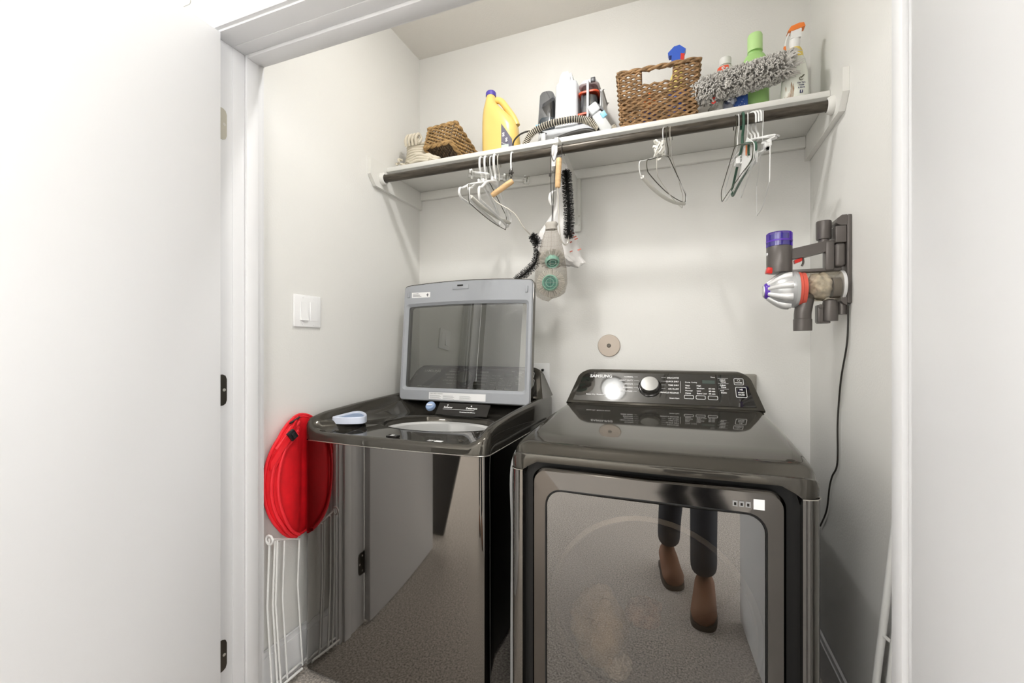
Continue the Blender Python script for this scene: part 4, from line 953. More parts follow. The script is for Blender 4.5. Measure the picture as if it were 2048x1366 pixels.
# bottles behind the duster
t = thing('spray_cleaner_bottle', 'white bottle with an orange label behind the grey duster', 'bottle', (0.17, 1.87, Z0))
bc = Vector((0.172, 1.872, Z0))
done('bottle', lathe(NB(), [(0.034, 0.0), (0.037, 0.006), (0.037, 0.18), (0.034, 0.235), (0.026, 0.262), (0.018, 0.272), (0.017, 0.292)], bc, seg=24, sy=0.75), 'off_white', t)
done('cap', lathe(NB(), [(0.021, 0.270), (0.021, 0.296), (0.017, 0.300), (0, 0.301)], bc, seg=20), 'cup_white', t)
bm = NB(); loft(bm, [[bc + Vector((r * cos(a), r * 0.75 * sin(a) - 0.0012, z)) for a in [radians(190 + 100 * k / 12) for k in range(13)]] for r, z in ((0.0345, 0.228), (0.0275, 0.262))], False); lbq = done('label', bm, 'orange_red', t)
bm = NB(); text(bm, 'S', bc + Vector((-0.016, -0.0272, 0.236)), (1, 0, 0), (0, 0, 1), 0.026, 0.001); text(bm, 'r', bc + Vector((-0.002, -0.0272, 0.238)), (1, 0, 0), (0, 0, 1), 0.024, 0.001); done('label_lettering', bm, 'print_white', lbq)
t = thing('sponge_pack', 'blue and white pack in a clear wrapper under the grey duster', 'packet', (0.175, 1.74, Z0))
bm = NB(); box(bm, 0.155, 0.232, 1.735, 1.79, Z0, Z0 + 0.085, 0.006); pk = done('pack', bm, 'blue_pack', t)
bm = NB(); rnd = random.Random(3)
for i in range(14):
    x, z = rnd.uniform(0.195, 0.228), Z0 + rnd.uniform(0.01, 0.07); lathe(bm, [(0.0015, 0), (0.0012, 0.0006)], (x, 1.7352, z), (0, -1, 0), 6)
done('printed_dots', bm, 'print_white', pk)
bm = NB(); g_ = 14; rings = []
for j in range(g_ + 1):
    z = Z0 + 0.002 + 0.092 * j / g_
    rings.append([(0.148 + 0.046 * cos(a) * (0.85 + 0.18 * sin(3 * a + j)) , 1.715 + 0.020 * sin(a) * (0.9 + 0.2 * sin(5 * a + j * 0.7)), z + 0.004 * sin(4 * a)) for a in [2 * pi * k / 26 for k in range(26)]])
loft(bm, rings, True, True, True); done('clear_wrapper', bm, 'clear_bag', t, 30)
bm = NB(); text(bm, 'S', (0.112, 1.694, Z0 + 0.045), (1, 0, 0), (0, 0, 1), 0.03, 0.001); done('wrapper_lettering', bm, 'spray_red', t)
t = thing('green_bottle', 'light green plastic bottle with a green cap behind the grey duster', 'bottle', (0.262, 1.80, Z0))
bc = Vector((0.262, 1.80, Z0))
bt_ = done('bottle', lathe(NB(), [(0.041, 0.0), (0.045, 0.006), (0.045, 0.19), (0.040, 0.225), (0.030, 0.243), (0.023, 0.248), (0.023, 0.258)], bc, seg=28, sy=0.7), 'green_bottle', t)
done('cap', lathe(NB(), [(0.0245, 0.256), (0.0245, 0.312), (0.022, 0.318), (0.0, 0.319)], bc, seg=24), 'green_cap', t)
bm = NB(); loft(bm, [[bc + Vector((0.0454 * cos(a), 0.0454 * 0.7 * sin(a) - 0.0003, z0 + (z1 - z0) * 0)) for a in [radians(182 + 40 * k / 8) for k in range(9)]] if zz == 0 else [bc + Vector((0.0454 * cos(a), 0.0454 * 0.7 * sin(a) - 0.0003, 0.07 + 0.05 * k / 8)) for k, a in enumerate([radians(182 + 40 * k / 8) for k in range(9)])] for zz, z0, z1 in ((0, 0.012, 0), (1, 0, 0))], False); done('label', bm, 'green_label', bt_)
# white trigger bottle at the right end
t = thing('white_spray_bottle', 'white trigger spray bottle with an orange nozzle at the right end of the shelf', 'spray bottle', (0.367, 1.72, Z0))
bc = Vector((0.369, 1.725, Z0))
bw = done('bottle', lathe(NB(), [(0.037, 0.0), (0.040, 0.006), (0.0405, 0.06), (0.038, 0.11), (0.030, 0.155), (0.0255, 0.165)], bc, seg=28, sy=0.68, cap=True), 'bottle_clear', t)
done('neck_band', lathe(NB(), [(0.0265, 0.158), (0.0225, 0.185), (0.017, 0.196), (0.012, 0.198)], bc, seg=24, sy=0.72), 'lemon', t)
bm = NB(); lathe(bm, [(0.015, 0.193), (0.0165, 0.215), (0.014, 0.232)], bc, seg=18, sy=0.8); done('collar', bm, 'white_plastic', t)
bm = NB(); prism(bm, [(-0.014, 0.226), (0.016, 0.226), (0.018, 0.252), (0.012, 0.262), (-0.012, 0.256)], 'Y', -0.012, 0.012); bm.transform(Matrix.Translation(bc)); done('sprayer_head', bm, 'white_plastic', t, 30)
bm = NB(); prism(bm, [(-0.022, 0.252), (-0.013, 0.266), (0.010, 0.272), (0.024, 0.270), (0.028, 0.258), (0.012, 0.254), (-0.008, 0.250)], 'Y', -0.0135, 0.0135); bm.transform(Matrix.Translation(bc)); done('nozzle', bm, 'orange', t, 30)
bm = NB(); tube(bm, spl([bc + Vector(q) for q in ((-0.016, 0, 0.252), (-0.024, 0, 0.230), (-0.028, 0, 0.205))], 5), 0.003, 6); done('trigger', bm, 'cup_white', t)
bm = NB(); obox(bm, bc + Vector((-0.028, 0, 0.192)), (0.003, 0.006, 0.016), (1, 0, 0.1), (0, 1, 0), bev=0.001); done('trigger_tip', bm, 'orange', t)
bm = NB()
def onb(u, z): a = radians(270 + u); return bc + Vector((0.0400 * cos(a), 0.0400 * 0.68 * sin(a) - 0.0008, z))
text(bm, 'Our Tips,', bc + Vector((0.013, -0.0283, 0.062)), (1, 0.1, 0), (0, 0, 1), 0.0062, 0.0003, 'CENTER'); text(bm, 'Tricks', bc + Vector((0.013, -0.0283, 0.054)), (1, 0.1, 0), (0, 0, 1), 0.0062, 0.0003, 'CENTER'); text(bm, '& More', bc + Vector((0.013, -0.0283, 0.046)), (1, 0.1, 0), (0, 0, 1), 0.0062, 0.0003, 'CENTER')
plate(bm, bc + Vector((0.0085, -0.0280, 0.030)), (1, 0.1, 0), (0, 0, 1), (0, -1, 0), 0.009, 0.010, 0.0006); done('label_lettering', bm, 'print_navy', bw)
bm = NB(); text(bm, 'f', bc + Vector((0.0128, -0.0287, 0.0312)), (1, 0.1, 0), (0, 0, 1), 0.011, 0.0004, 'CENTER'); done('label_mark', bm, 'print_white', bw)
bm = NB()
tube(bm, [bc + Vector((0.013 + 0.0055 * cos(a), -0.0278, 0.078 + 0.0055 * sin(a))) for a in [radians(40 + 290 * k / 14) for k in range(15)]], 0.0011, 5); tube(bm, spl([bc + Vector((0.012, -0.0285, 0.078)), bc + Vector((0.017, -0.028, 0.085)), bc + Vector((0.022, -0.027, 0.089))], 4), [0.001] * 4 + [0.002] * 4 + [0.0008], 5); done('leaf_emblem', bm, 'print_olive', bw)
bm = NB(); rnd = random.Random(6)
for i in range(9):
    x = -0.034 + 0.0026 * i; z1 = 0.05 + 0.03 * rnd.random(); yy = -0.0272 * sqrt(max(0.05, 1 - (x / 0.0405) ** 2)) - 0.0008
    tube(bm, spl([bc + Vector((x, yy, 0.006)), bc + Vector((x + 0.003, yy - 0.0004, z1 * 0.5)), bc + Vector((x + 0.009 * rnd.random(), yy, z1))], 3), [0.0008] * 5 + [0.0018, 0.0008], 5)
done('wheat_print', bm, 'wheat', bw)

# ------------------------------------------------------------------ things hanging on the rod
RT = RZ + RR
def hanger_pts(X, D, wire, half=0.205, neck=0.085, drop=0.20, sh_drop=0.155, sag=0.0, rc=None):
    """returns hook path, arms/bar path; D = horizontal unit direction towards the near end"""
    D = Vector((D[0], D[1], 0)).normalized(); c = Vector((X, RY, RZ)); R = RR + wire
    g = lambda u, z: c + D * u + Vector((0, 0, z))
    hook = [g(-R * 1.02, -0.022)] + [g(R * cos(a), R * sin(a)) for a in [radians(180 - 15 * k) for k in range(13)]] + [g(R, -0.02), g(R * 0.6, -0.040), g(0.0, -0.055), g(0, -neck)]
    top = -neck
    loop = [g(0, top), g(0.03, top - 0.008), g(0.11, top - 0.040), g(half - 0.03, -sh_drop + 0.004), g(half - 0.008, -sh_drop - 0.004), g(half, -sh_drop - 0.020), g(half - 0.008, -drop + 0.004), g(half - 0.03, -drop - 0.002),
            g(half * 0.5, -drop - sag * 0.7), g(0, -drop - sag), g(-half * 0.5, -drop - sag * 0.7),
            g(-half + 0.03, -drop - 0.002), g(-half + 0.008, -drop + 0.004), g(-half, -sh_drop - 0.020), g(-half + 0.008, -sh_drop - 0.004), g(-half + 0.03, -sh_drop + 0.004), g(-0.11, top - 0.040), g(-0.03, top - 0.008)]
    return spl(hook, 3), spl(loop, 4, True), g
def hanger(name, label, X, D, m, wire, group=None, bar=None, **k):
    t = thing(name, label, 'hanger', (X, RY, RT), group)
    hook, loop, g = hanger_pts(X, D, wire, **k)
    done('hook', tube(NB(), hook, wire, 8), m, t); done('hanger_frame', tube(NB(), loop, wire, 8, True), m, t)
    if bar:
        half = k.get('half', 0.205); drop = k.get('drop', 0.20); sag = k.get('sag', 0.0)
        done('bar_sleeve', tube(NB(), spl([g(half - 0.022, -drop), g(half * 0.5, -drop - sag * 0.7), g(0, -drop - sag), g(-half * 0.5, -drop - sag * 0.7), g(-half + 0.022, -drop)], 6), bar[0], 10), bar[1], t)
    return t, g
G1 = 'hangers at the left end of the rod'
t, g = hanger('plastic_hanger', 'leftmost white plastic hanger at the left end of the rod', -0.742, (0.02, -1), 'white_plastic', 0.0045, G1, drop=0.20, sh_drop=0.165)
bm = NB(); obox(bm, g(0, -0.083), (0.032, 0.004, 0.008), (0, 1, 0), (1, 0, 0), bev=0.002); done('neck_web', bm, 'white_plastic', t)
t, g = hanger('plastic_hanger', 'second white plastic hanger from the left on the rod', -0.722, (0.09, -1), 'white_plastic', 0.0045, G1, drop=0.21, sh_drop=0.165, half=0.195)
bm = NB(); obox(bm, g(0, -0.083), (0.030, 0.004, 0.008), (0, 1, 0), (1, 0, 0), bev=0.002); done('neck_web', bm, 'white_plastic', t)
t, g = hanger('wire_hanger', 'thin dark wire hanger among the white plastic hangers on the left', -0.708, (0.03, -1), 'dark_wire', 0.0016, G1, drop=0.225, sag=0.01)
t, g = hanger('padded_hanger', 'white wire hanger with a thick white bar sleeve, left end of the rod', -0.697, (-0.03, -1), 'white_wire', 0.0022, G1, bar=(0.0078, 'cardboard_white'), drop=0.20, sag=0.012)
t, g = hanger('plastic_hanger', 'third white plastic hanger, right of the sleeved one on the rod', -0.682, (0.10, -1), 'white_plastic', 0.0050, G1, drop=0.215, sh_drop=0.17, half=0.20)
bm = NB(); obox(bm, g(0, -0.086), (0.034, 0.004, 0.012), (0, 1, 0), (1, 0, 0), bev=0.002); done('neck_web', bm, 'white_plastic', t)
# clear clip hanger
t = thing('clip_hanger', 'clear plastic trouser hanger with clips at both ends, left of the brushes', 'hanger', (-0.70, RY, RT), G1)
ca, cb2 = Vector((-0.770, 1.585, 1.812)), Vector((-0.575, 1.70, 1.800))
bm = NB(); obox(bm, (ca + cb2) / 2, ((cb2 - ca).length / 2, 0.003, 0.011), cb2 - ca, (0, 0, 1).__class__((-0.4, 1, 0)), bev=0.001); done('bar', bm, 'clear_plastic', t)
for p in (ca, ca.lerp(cb2, 0.62), cb2):
    bm = NB(); obox(bm, p, (0.012, 0.007, 0.017), cb2 - ca, (-0.4, 1, 0), bev=0.003); cl = done('clip', bm, 'clear_plastic', t)
    bm = NB(); obox(bm, p + Vector((0.004, -0.008, 0.0)), (0.0012, 0.0012, 0.010), cb2 - ca, (-0.4, 1, 0)); done('clip_spring', bm, 'dark_wire', cl)
hook, loop, g = hanger_pts(-0.665, (0.05, -1), 0.0022)
done('hook', tube(NB(), hook, 0.0022, 8), 'wire_steel', t)
# wire brush builder
def bristle_brush(par, path, rad, m='bristle_black', n=900, seed=1, lenk=1.0):
    pth = [Vector(p) for p in path]; fr2 = frames(pth); rnd = random.Random(seed); bm = NB(); turns = 26
    for i in range(n):
        s = (i + 0.5) / n * (len(pth) - 1); k = min(int(s), len(pth) - 2); f = s - k
        p = pth[k].lerp(pth[k + 1], f); N, Bq = fr2[k]; tt = (pth[k + 1] - pth[k]).normalized()
        a = 2 * pi * turns * i / n * 2 + (i % 2) * pi + rnd.uniform(-0.25, 0.25); d = N * cos(a) + Bq * sin(a)
        e = 1.0 if 0.06 < i / n < 0.94 else 0.75
        tube(bm, [p, p + d * rad * e * rnd.uniform(0.9, 1.05) + tt * rnd.uniform(-0.002, 0.002)], 0.0009, 3, caps=False)
    done('bristles', bm, m, par, 80, kind='stuff')
t = thing('lint_brush', 'long lint brush with a wooden handle and curved black bristles, hanging on the left', 'brush', (-0.61, RY, RT))
g = lambda x, y, z: Vector((x, y, z))
hk = spl([(-0.607, RY + 0.0195, RZ - 0.02)] + [(-0.607, RY - 0.0195 * cos(a) * -1 * -1 if False else RY + 0.0195 * cos(a), RZ + 0.0195 * sin(a)) for a in [radians(20 * k) for k in range(10)]] + [(-0.607, RY - 0.021, RZ - 0.03), (-0.606, RY - 0.018, RZ - 0.062)], 3)
done('hook', tube(NB(), hk, 0.0032, 8), 'white_plastic', t)
hA, hB = Vector((-0.598, 1.600, 1.766)), Vector((-0.684, 1.592, 1.716))
done('handle', tube(NB(), [hB, hB.lerp(hA, 0.04), hB.lerp(hA, 0.5), hB.lerp(hA, 0.96), hA], [0.0085, 0.0105, 0.011, 0.0105, 0.0085], 14), 'wood_light', t)
done('cord', tube(NB(), spl([(-0.606, RY - 0.018, RZ - 0.045), (-0.612, 1.598, 1.800), (-0.604, 1.596, 1.774), (-0.599, 1.598, 1.795), (-0.604, RY - 0.018, RZ - 0.045)], 6), 0.0015, 6), 'cable_black', t)
bm = NB(); tube(bm, [(-0.614, 1.598, 1.796), (-0.594, 1.598, 1.796)], 0.003, 6); tube(bm, [(-0.604, 1.598, 1.788), (-0.604, 1.598, 1.806)], 0.003, 6); done('knot', bm, 'cable_black', t)
wp = spl([hB, (-0.665, 1.60, 1.690), (-0.60, 1.62, 1.645), (-0.566, 1.64, 1.590), (-0.543, 1.66, 1.562)], 8)
done('wire_shaft', tube(NB(), wp, 0.0026, 8), 'wire_steel', t)
bpth = spl([(-0.543, 1.66, 1.562), (-0.528, 1.68, 1.543), (-0.531, 1.72, 1.513), (-0.556, 1.76, 1.473), (-0.607, 1.80, 1.443), (-0.661, 1.83, 1.418), (-0.70, 1.85, 1.385)], 10)
done('wire_core', tube(NB(), bpth, 0.003, 6), 'bristle_black', t); bristle_brush(t, bpth, 0.0215, n=760, seed=2)
# white over-rod hook with mesh bag
HX = -0.432
t = thing('mesh_brush_bag', 'grey mesh bag hanging by black cords from a white hook on the rod', 'mesh bag', (HX, 1.60, RT))
bm = NB(); loft(bm, [[p + Vector((-0.011, 0, 0)), p + Vector((0.011, 0, 0)), p + Vector((0.011, 0.0, 0)) + n_ * 0.0025, p + Vector((-0.011, 0, 0)) + n_ * 0.0025] for p, n_ in [(Vector((HX, RY + 0.0175, RZ - 0.028)), Vector((0, 1, 0)))] + [(Vector((HX, RY + 0.0175 * cos(a), RZ + 0.0175 * sin(a))), Vector((0, cos(a), sin(a)))) for a in [radians(18 * k) for k in range(11)]] + [(Vector((HX, RY - 0.0178, RZ - 0.05)), Vector((0, -1, 0))), (Vector((HX, RY - 0.0185, RZ - 0.066)), Vector((0, -1, 0)))]], True, True, True)
done('rod_hook', bm, 'white_plastic', t, 50)
by = 1.600
done('cord', tube(NB(), spl([(HX - 0.014, by, 1.850), (HX - 0.012, by - 0.004, 1.72), (HX - 0.008, by, 1.64), (HX - 0.010, by, 1.575)], 8), 0.0014, 6), 'cable_black', t)
done('cord', tube(NB(), spl([(HX + 0.014, by, 1.850), (HX + 0.004, by - 0.004, 1.78), (HX - 0.004, by, 1.66), (HX - 0.005, by, 1.575)], 8), 0.0014, 6), 'cable_black', t)
done('cord', tube(NB(), spl([(HX - 0.014, by, 1.850), (HX, by - 0.003, 1.815), (HX + 0.012, by, 1.848)], 6), 0.0014, 6), 'cable_black', t)
bm = NB(); obox(bm, (HX - 0.016, by, 1.768), (0.004, 0.004, 0.006), (1, 0, 0), (0, 1, 0), bev=0.001); done('cord_lock', bm, 'cable_black', t)
BX = -0.444
prof = [(1.588, 0.020, 0.012), (1.580, 0.025, 0.016), (1.572, 0.021, 0.014), (1.560, 0.023, 0.016), (1.52, 0.036, 0.024), (1.48, 0.046, 0.032), (1.44, 0.053, 0.038), (1.40, 0.060, 0.042), (1.355, 0.062, 0.042), (1.322, 0.054, 0.036), (1.308, 0.032, 0.024), (1.302, 0.010, 0.008)]
def bagring(z, rx, ry, j): return [(BX - 0.002 * (1.45 - z) * 20 * 0.1 + rx * cos(a) * (1 + 0.035 * sin(7 * a + j)), by + ry * sin(a) * (1 + 0.05 * sin(5 * a + j)), z - (0.012 * max(0, -cos(a)) if z < 1.33 else 0)) for a in [2 * pi * k / 36 for k in range(36)]]
bm = NB(); loft(bm, [bagring(z, rx, ry, i * 0.4) for i, (z, rx, ry) in enumerate(prof)], True, False, True); done('mesh_sack', bm, 'mesh_grey', t, 60)
bm = NB(); loft(bm, [bagring(z, rx * 1.03, ry * 1.03, i * 0.4) for i, (z, rx, ry) in enumerate(prof[:4])], True); done('drawstring_hem', bm, 'mesh_solid', t, 60)
bm = NB()                        # the weave: vertical and slanting threads
for k in range(0, 36, 2):
    pts = [Vector(bagring(z, rx * 1.006, ry * 1.006, i * 0.4)[k]) for i, (z, rx, ry) in enumerate(prof[2:])]
    tube(bm, pts, 0.0003, 3, caps=False)
P_ = spl([(z, rx, ry) for z, rx, ry in prof[2:]], 5)
for i, q in enumerate(P_[::2]):
    tube(bm, [Vector(p) for p in bagring(q.x, q.y * 1.006, q.z * 1.006, 0.8 + i * 0.16)], 0.0003, 3, True)
done('mesh_threads', bm, 'mesh_solid', t, 80, kind='stuff')
def scrub(name, label, c, nrm, r):
    t = thing(name, label, 'brush', c); c = Vector(c); n = Vector(nrm).normalized(); u = n.orthogonal().normalized(); v = n.cross(u)
    done('cup', lathe(NB(), [(r * 0.50, -0.018), (r * 0.58, -0.008), (r * 0.56, 0.006), (r * 0.48, 0.011), (r * 0.46, 0.006)], c, n, 28), 'teal', t)
    hb = done('hub', lathe(NB(), [(r * 0.46, 0.004), (r * 0.42, 0.007), (r * 0.16, 0.006), (r * 0.14, 0.009), (0.0, 0.009)], c, n, 28), 'teal_dark', t)
    done('hub_ring', tube(NB(), [c + n * 0.008 + (u * cos(a) + v * sin(a)) * r * 0.27 for a in [2 * pi * k / 24 for k in range(24)]], 0.0012, 5, True), 'teal', hb)
    bm = NB(); rnd = random.Random(int(r * 1e5))
    for i in range(260):
        a = rnd.uniform(0, 2 * pi); d = u * cos(a) + v * sin(a); p0 = c + d * r * 0.5 - n * rnd.uniform(0.002, 0.016); tube(bm, [p0, p0 + d * r * 0.48 * rnd.uniform(0.9, 1.05) - n * rnd.uniform(0.002, 0.010)], 0.0014, 4, caps=False)
    done('bristles', bm, 'bristle_grey', t, 80, kind='stuff')
scrub('scrub_brush', 'round teal scrub brush facing forward at the bottom of the mesh bag', (BX + 0.0, by - 0.014, 1.358), (0.15, -1, -0.05), 0.054)
scrub('scrub_brush', 'upper teal scrub brush lying tilted in the mesh bag', (BX + 0.004, by + 0.0, 1.440), (0.25, -0.55, -0.75), 0.048)
# second wooden handled brush, folded
t = thing('lint_brush', 'lint brush with an upright wooden handle and black bristles beside the mesh bag', 'brush', (-0.405, RY, RT))
hk = spl([(-0.404, RY + 0.0190, RZ - 0.015)] + [(-0.404, RY + 0.0190 * cos(a), RZ + 0.0190 * sin(a)) for a in [radians(20 * k) for k in range(10)]] + [(-0.404, RY - 0.019, RZ - 0.03), (-0.410, 1.594, 1.822)], 3)
done('loop_cord', tube(NB(), hk, 0.0014, 6), 'cable_black', t)
hA, hB = Vector((-0.412, 1.594, 1.822)), Vector((-0.416, 1.590, 1.712))
done('handle', tube(NB(), [hB, hB.lerp(hA, 0.04), hB.lerp(hA, 0.5), hB.lerp(hA, 0.96), hA], [0.0085, 0.0105, 0.011, 0.0105, 0.0085], 14), 'wood_light', t)
done('wire_shaft', tube(NB(), spl([hB, (-0.413, 1.592, 1.62), (-0.408, 1.60, 1.53), (-0.395, 1.612, 1.502), (-0.386, 1.625, 1.512), (-0.384, 1.632, 1.54)], 8), 0.0026, 8), 'wire_steel', t)
bpth = spl([(-0.384, 1.632, 1.530), (-0.385, 1.64, 1.62), (-0.392, 1.645, 1.72), (-0.399, 1.645, 1.795)], 10)
done('wire_core', tube(NB(), bpth, 0.003, 6), 'bristle_black', t); bristle_brush(t, bpth, 0.0215, n=860, seed=5)
# plastic carrier bag behind
t = thing('plastic_bag', 'white plastic carrier bag with red print hanging behind the mesh bag', 'plastic bag', (-0.42, 1.70, RT))
def bring(z, x0, x1, y, dy, j, n=30):
    out = []
    for k in range(n):
        a = 2 * pi * k / n; x = (x0 + x1) / 2 + (x1 - x0) / 2 * cos(a); out.append((x + 0.003 * sin(5 * a + j), y + dy * sin(a) * (1 + 0.5 * sin(4 * a + j * 1.3)) + 0.004 * sin(9 * x * 20 + j), z + 0.004 * sin(3 * a + j)))
    return out
zz_ = [(1.862, -0.445, -0.418, 0.006), (1.80, -0.452, -0.405, 0.010), (1.73, -0.452, -0.40, 0.012), (1.66, -0.470, -0.392, 0.016), (1.58, -0.530, -0.380, 0.022), (1.52, -0.545, -0.362, 0.026), (1.475, -0.50, -0.352, 0.026), (1.45, -0.46, -0.338, 0.020), (1.437, -0.41, -0.352, 0.008)]
bm = NB(); loft(bm, [bring(z, a, b_, 1.715, dy, i * 0.9) for i, (z, a, b_, dy) in enumerate(zz_)], True, True, True); pb = done('bag_body', bm, 'bag_white', t, 35)
bm = NB(); rnd = random.Random(12)
for i in range(9):
    x, z = -0.385 + rnd.uniform(-0.012, 0.028), 1.50 + rnd.uniform(-0.015, 0.07); plate(bm, (x, 1.6795, z), (1, 0, 0.3), (0.2, 0, 1), (0, -1, 0), 0.008 + 0.008 * rnd.random(), 0.005, 0.0005)
done('red_print', bm, 'bag_red', pb)
done('bag_handle', tube(NB(), spl([(-0.45, 1.70, 1.85), (-0.445, 1.66, 1.885), (-0.44, RY, RT + 0.004), (-0.436, 1.60, 1.85), (-0.45, 1.64, 1.80)], 6), 0.004, 6), 'bag_white', t)
bm = NB(); loft(bm, [[p + Vector((0.007, 0, 0)), p - Vector((0.007, 0, 0))] for p in spl([(-0.455, 1.69, 1.74), (-0.468, 1.68, 1.725), (-0.470, 1.68, 1.70), (-0.462, 1.685, 1.68)], 4)], False); done('torn_tab', bm, 'bag_white', pb)

# middle hangers
G2 = 'hangers in the middle of the rod'
t, g = hanger('wire_hanger', 'white wire hanger with a cardboard tube bar in the middle of the rod', -0.040, (-0.36, -0.93), 'white_wire', 0.0017, G2, bar=(0.0062, 'cardboard_white'), half=0.200, drop=0.205, sag=0.022)
t, g = hanger('wire_hanger', 'dark olive wire hanger beside the cardboard tube hanger mid rod', -0.030, (-0.30, -0.95), 'dark_wire', 0.0015, G2, half=0.198, drop=0.198, sag=0.015)
t, g = hanger('wire_hanger', 'thin pale wire hanger right of the cardboard tube hanger mid rod', -0.020, (-0.20, -0.98), 'wire_steel', 0.0013, G2, half=0.198, drop=0.215, sag=0.010)
bm = NB(); rnd = random.Random(21)
for i in range(30):
    c = Vector((-0.062, 1.59, 1.80)); q = lambda: Vector((rnd.uniform(-0.018, 0.024), rnd.uniform(-0.014, 0.014), rnd.uniform(-0.035, 0.032)))
    a_, b_ = c + q(), c + q(); loft(bm, [[p + Vector((0, 0, 0.004)), p - Vector((0, 0.002, 0.004))] for p in spl([a_, (a_ + b_) / 2 + q() * 0.4, b_], 4)], False)
tag(done('plastic_wrap_wad', bm, 'off_white', None, 40), 'crumpled white plastic wrap caught on the middle wire hangers', 'plastic wrap')
# right hangers
G3 = 'hangers at the right end of the rod'
t, g = hanger('plastic_hanger', 'dark green plastic hanger at the right end of the rod', 0.200, (0.05, -1), 'green_hanger', 0.0042, G3, half=0.198, drop=0.19, sh_drop=0.155)
bm = NB(); tube(bm, spl([g(0.10, -0.125), g(0.098, -0.15), g(0.104, -0.158)], 4), 0.003, 6); done('notch', bm, 'green_hanger', t)
t, g = hanger('wire_hanger', 'white wire hanger just left of the green hanger', 0.186, (0.10, -1), 'white_wire', 0.0016, G3, half=0.20, drop=0.205)
t, g = hanger('wire_hanger', 'dark thin wire hanger left of the green hanger', 0.178, (0.12, -1), 'dark_wire', 0.0014, G3, half=0.202, drop=0.205)
t, g = hanger('wire_hanger', 'white wire hanger just right of the green hanger', 0.214, (-0.02, -1), 'white_wire', 0.0016, G3, half=0.198, drop=0.20)
for i, (x, lab_) in enumerate(((0.226, 'inner'), (0.236, 'middle'), (0.246, 'outer'))):
    t, g = hanger('clip_hanger', 'white plastic clip hanger right of the green one, %s of three' % lab_, x, (-0.55 + 0.15 * i, 0.83), 'white_plastic', 0.0030, G3, half=0.075, neck=0.07, drop=0.125, sh_drop=0.105)
    for u in (0.062, -0.062):
        bm = NB(); p = g(u, -0.118); obox(bm, p, (0.010, 0.007, 0.018), (0, 0, 1), (1, 0, 0), bev=0.002); cl = done('clip', bm, 'white_plastic', t)
t, g = hanger('wire_hanger', 'rightmost thin white wire hanger on the rod', 0.258, (-0.06, -1), 'white_wire', 0.0014, G3, half=0.19, drop=0.27, sag=0.02)
t = thing('hanger_paper', 'white paper hanger cover with an orange emblem on the right hangers', 'paper', (0.21, 1.55, 1.70))
Mq = [(0.206, 1.575, 1.785), (0.204, 1.66, 1.765), (0.200, 1.715, 1.70), (0.204, 1.60, 1.672), (0.216, 1.46, 1.66), (0.216, 1.45, 1.69), (0.210, 1.50, 1.74)]
bm = NB(); loft(bm, [[Vector(p) for p in Mq], [Vector(p) + Vector((0.003, 0, 0)) for p in Mq]], True, True, True); pp = done('paper_sheet', bm, 'paper_white', t, 30)
bm = NB(); loft(bm, [[Vector((0.2034, 1.56 + 0.014 * cos(a), 1.742 + 0.020 * sin(a))) for a in [2 * pi * k / 16 for k in range(16)]], [Vector((0.2022, 1.56 + 0.014 * cos(a), 1.742 + 0.020 * sin(a))) for a in [2 * pi * k / 16 for k in range(16)]]], True, True, True); done('orange_emblem', bm, 'orange', pp)

# ------------------------------------------------------------------ cordless vacuum on its wall dock
VY = 1.55
dk = thing('vacuum_wall_dock', 'dark grey wall dock plate with holders for the cordless vacuum', 'wall dock', (XR, VY, 1.22))
bm = NB(); box(bm, XR - 0.012, XR - 0.0005, VY - 0.028, VY + 0.028, 1.245, 1.500, 0.003); done('back_plate', bm, 'vac_grey', dk)
bm = NB(); prism(bm, [(0.455, 1.500), (0.443, 1.500), (0.433, 1.492), (0.428, 1.478), (0.440, 1.471), (0.455, 1.470)], 'Y', VY - 0.026, VY + 0.026); done('dock_head', bm, 'vac_grey', dk, 30)
bm = NB(); prism(bm, [(0.455, 1.263), (0.440, 1.263), (0.440, 1.252), (0.448, 1.243), (0.455, 1.240)], 'Y', VY - 0.026, VY + 0.026); done('dock_foot', bm, 'vac_grey', dk, 30)
done('tool_peg', lathe(NB(), [(0.012, 0), (0.0125, 0.02), (0.011, 0.048)], (0.451, VY, 1.214), seg=18), 'vac_grey', dk)
cc = done('crevice_tool', lathe(NB(), [(0.0185, 0.0), (0.0195, 0.004), (0.0195, 0.050), (0.0185, 0.054), (0.0, 0.054)], (0.4065, VY + 0.004, 1.438), seg=24), 'vac_grey', dk)
done('tool_collar', lathe(NB(), [(0.014, 0.0), (0.014, 0.018)], (0.4065, VY + 0.004, 1.422), seg=20), 'vac_grey', cc)
v = thing('cordless_vacuum', 'grey handheld cordless vacuum with a purple filter and clear bin on the right wall', 'vacuum cleaner', (0.35, VY, 1.17))
done('filter_body', lathe(NB(), [(0.034, 0.0), (0.0345, 0.01), (0.0345, 0.078), (0.033, 0.080)], (0.291, VY, 1.345), seg=32), 'vac_grey', v)
fc = done('filter_cap', lathe(NB(), [(0.0345, 0.0), (0.0348, 0.002), (0.0348, 0.040), (0.032, 0.043), (0.0, 0.044)], (0.291, VY, 1.424), seg=32), 'vac_purple_clear', v)
done('filter_core', lathe(NB(), [(0.031, 0.0), (0.031, 0.018), (0.026, 0.020), (0.026, 0.036), (0.0, 0.037)], (0.291, VY, 1.426), seg=32), 'vac_purple', fc)
done('filter_ring', lathe(NB(), [(0.0350, 0.0), (0.0353, 0.001), (0.0353, 0.004), (0.0350, 0.005)], (0.291, VY, 1.438), seg=32, cap=False), 'vac_purple', fc)
bm = NB(); lathe(bm, [(0.005, 0), (0.004, 0.003), (0, 0.004)], (0.2575, VY - 0.010, 1.402), (-1, -0.3, 0), 12); done('mode_button', bm, 'vac_light', v)
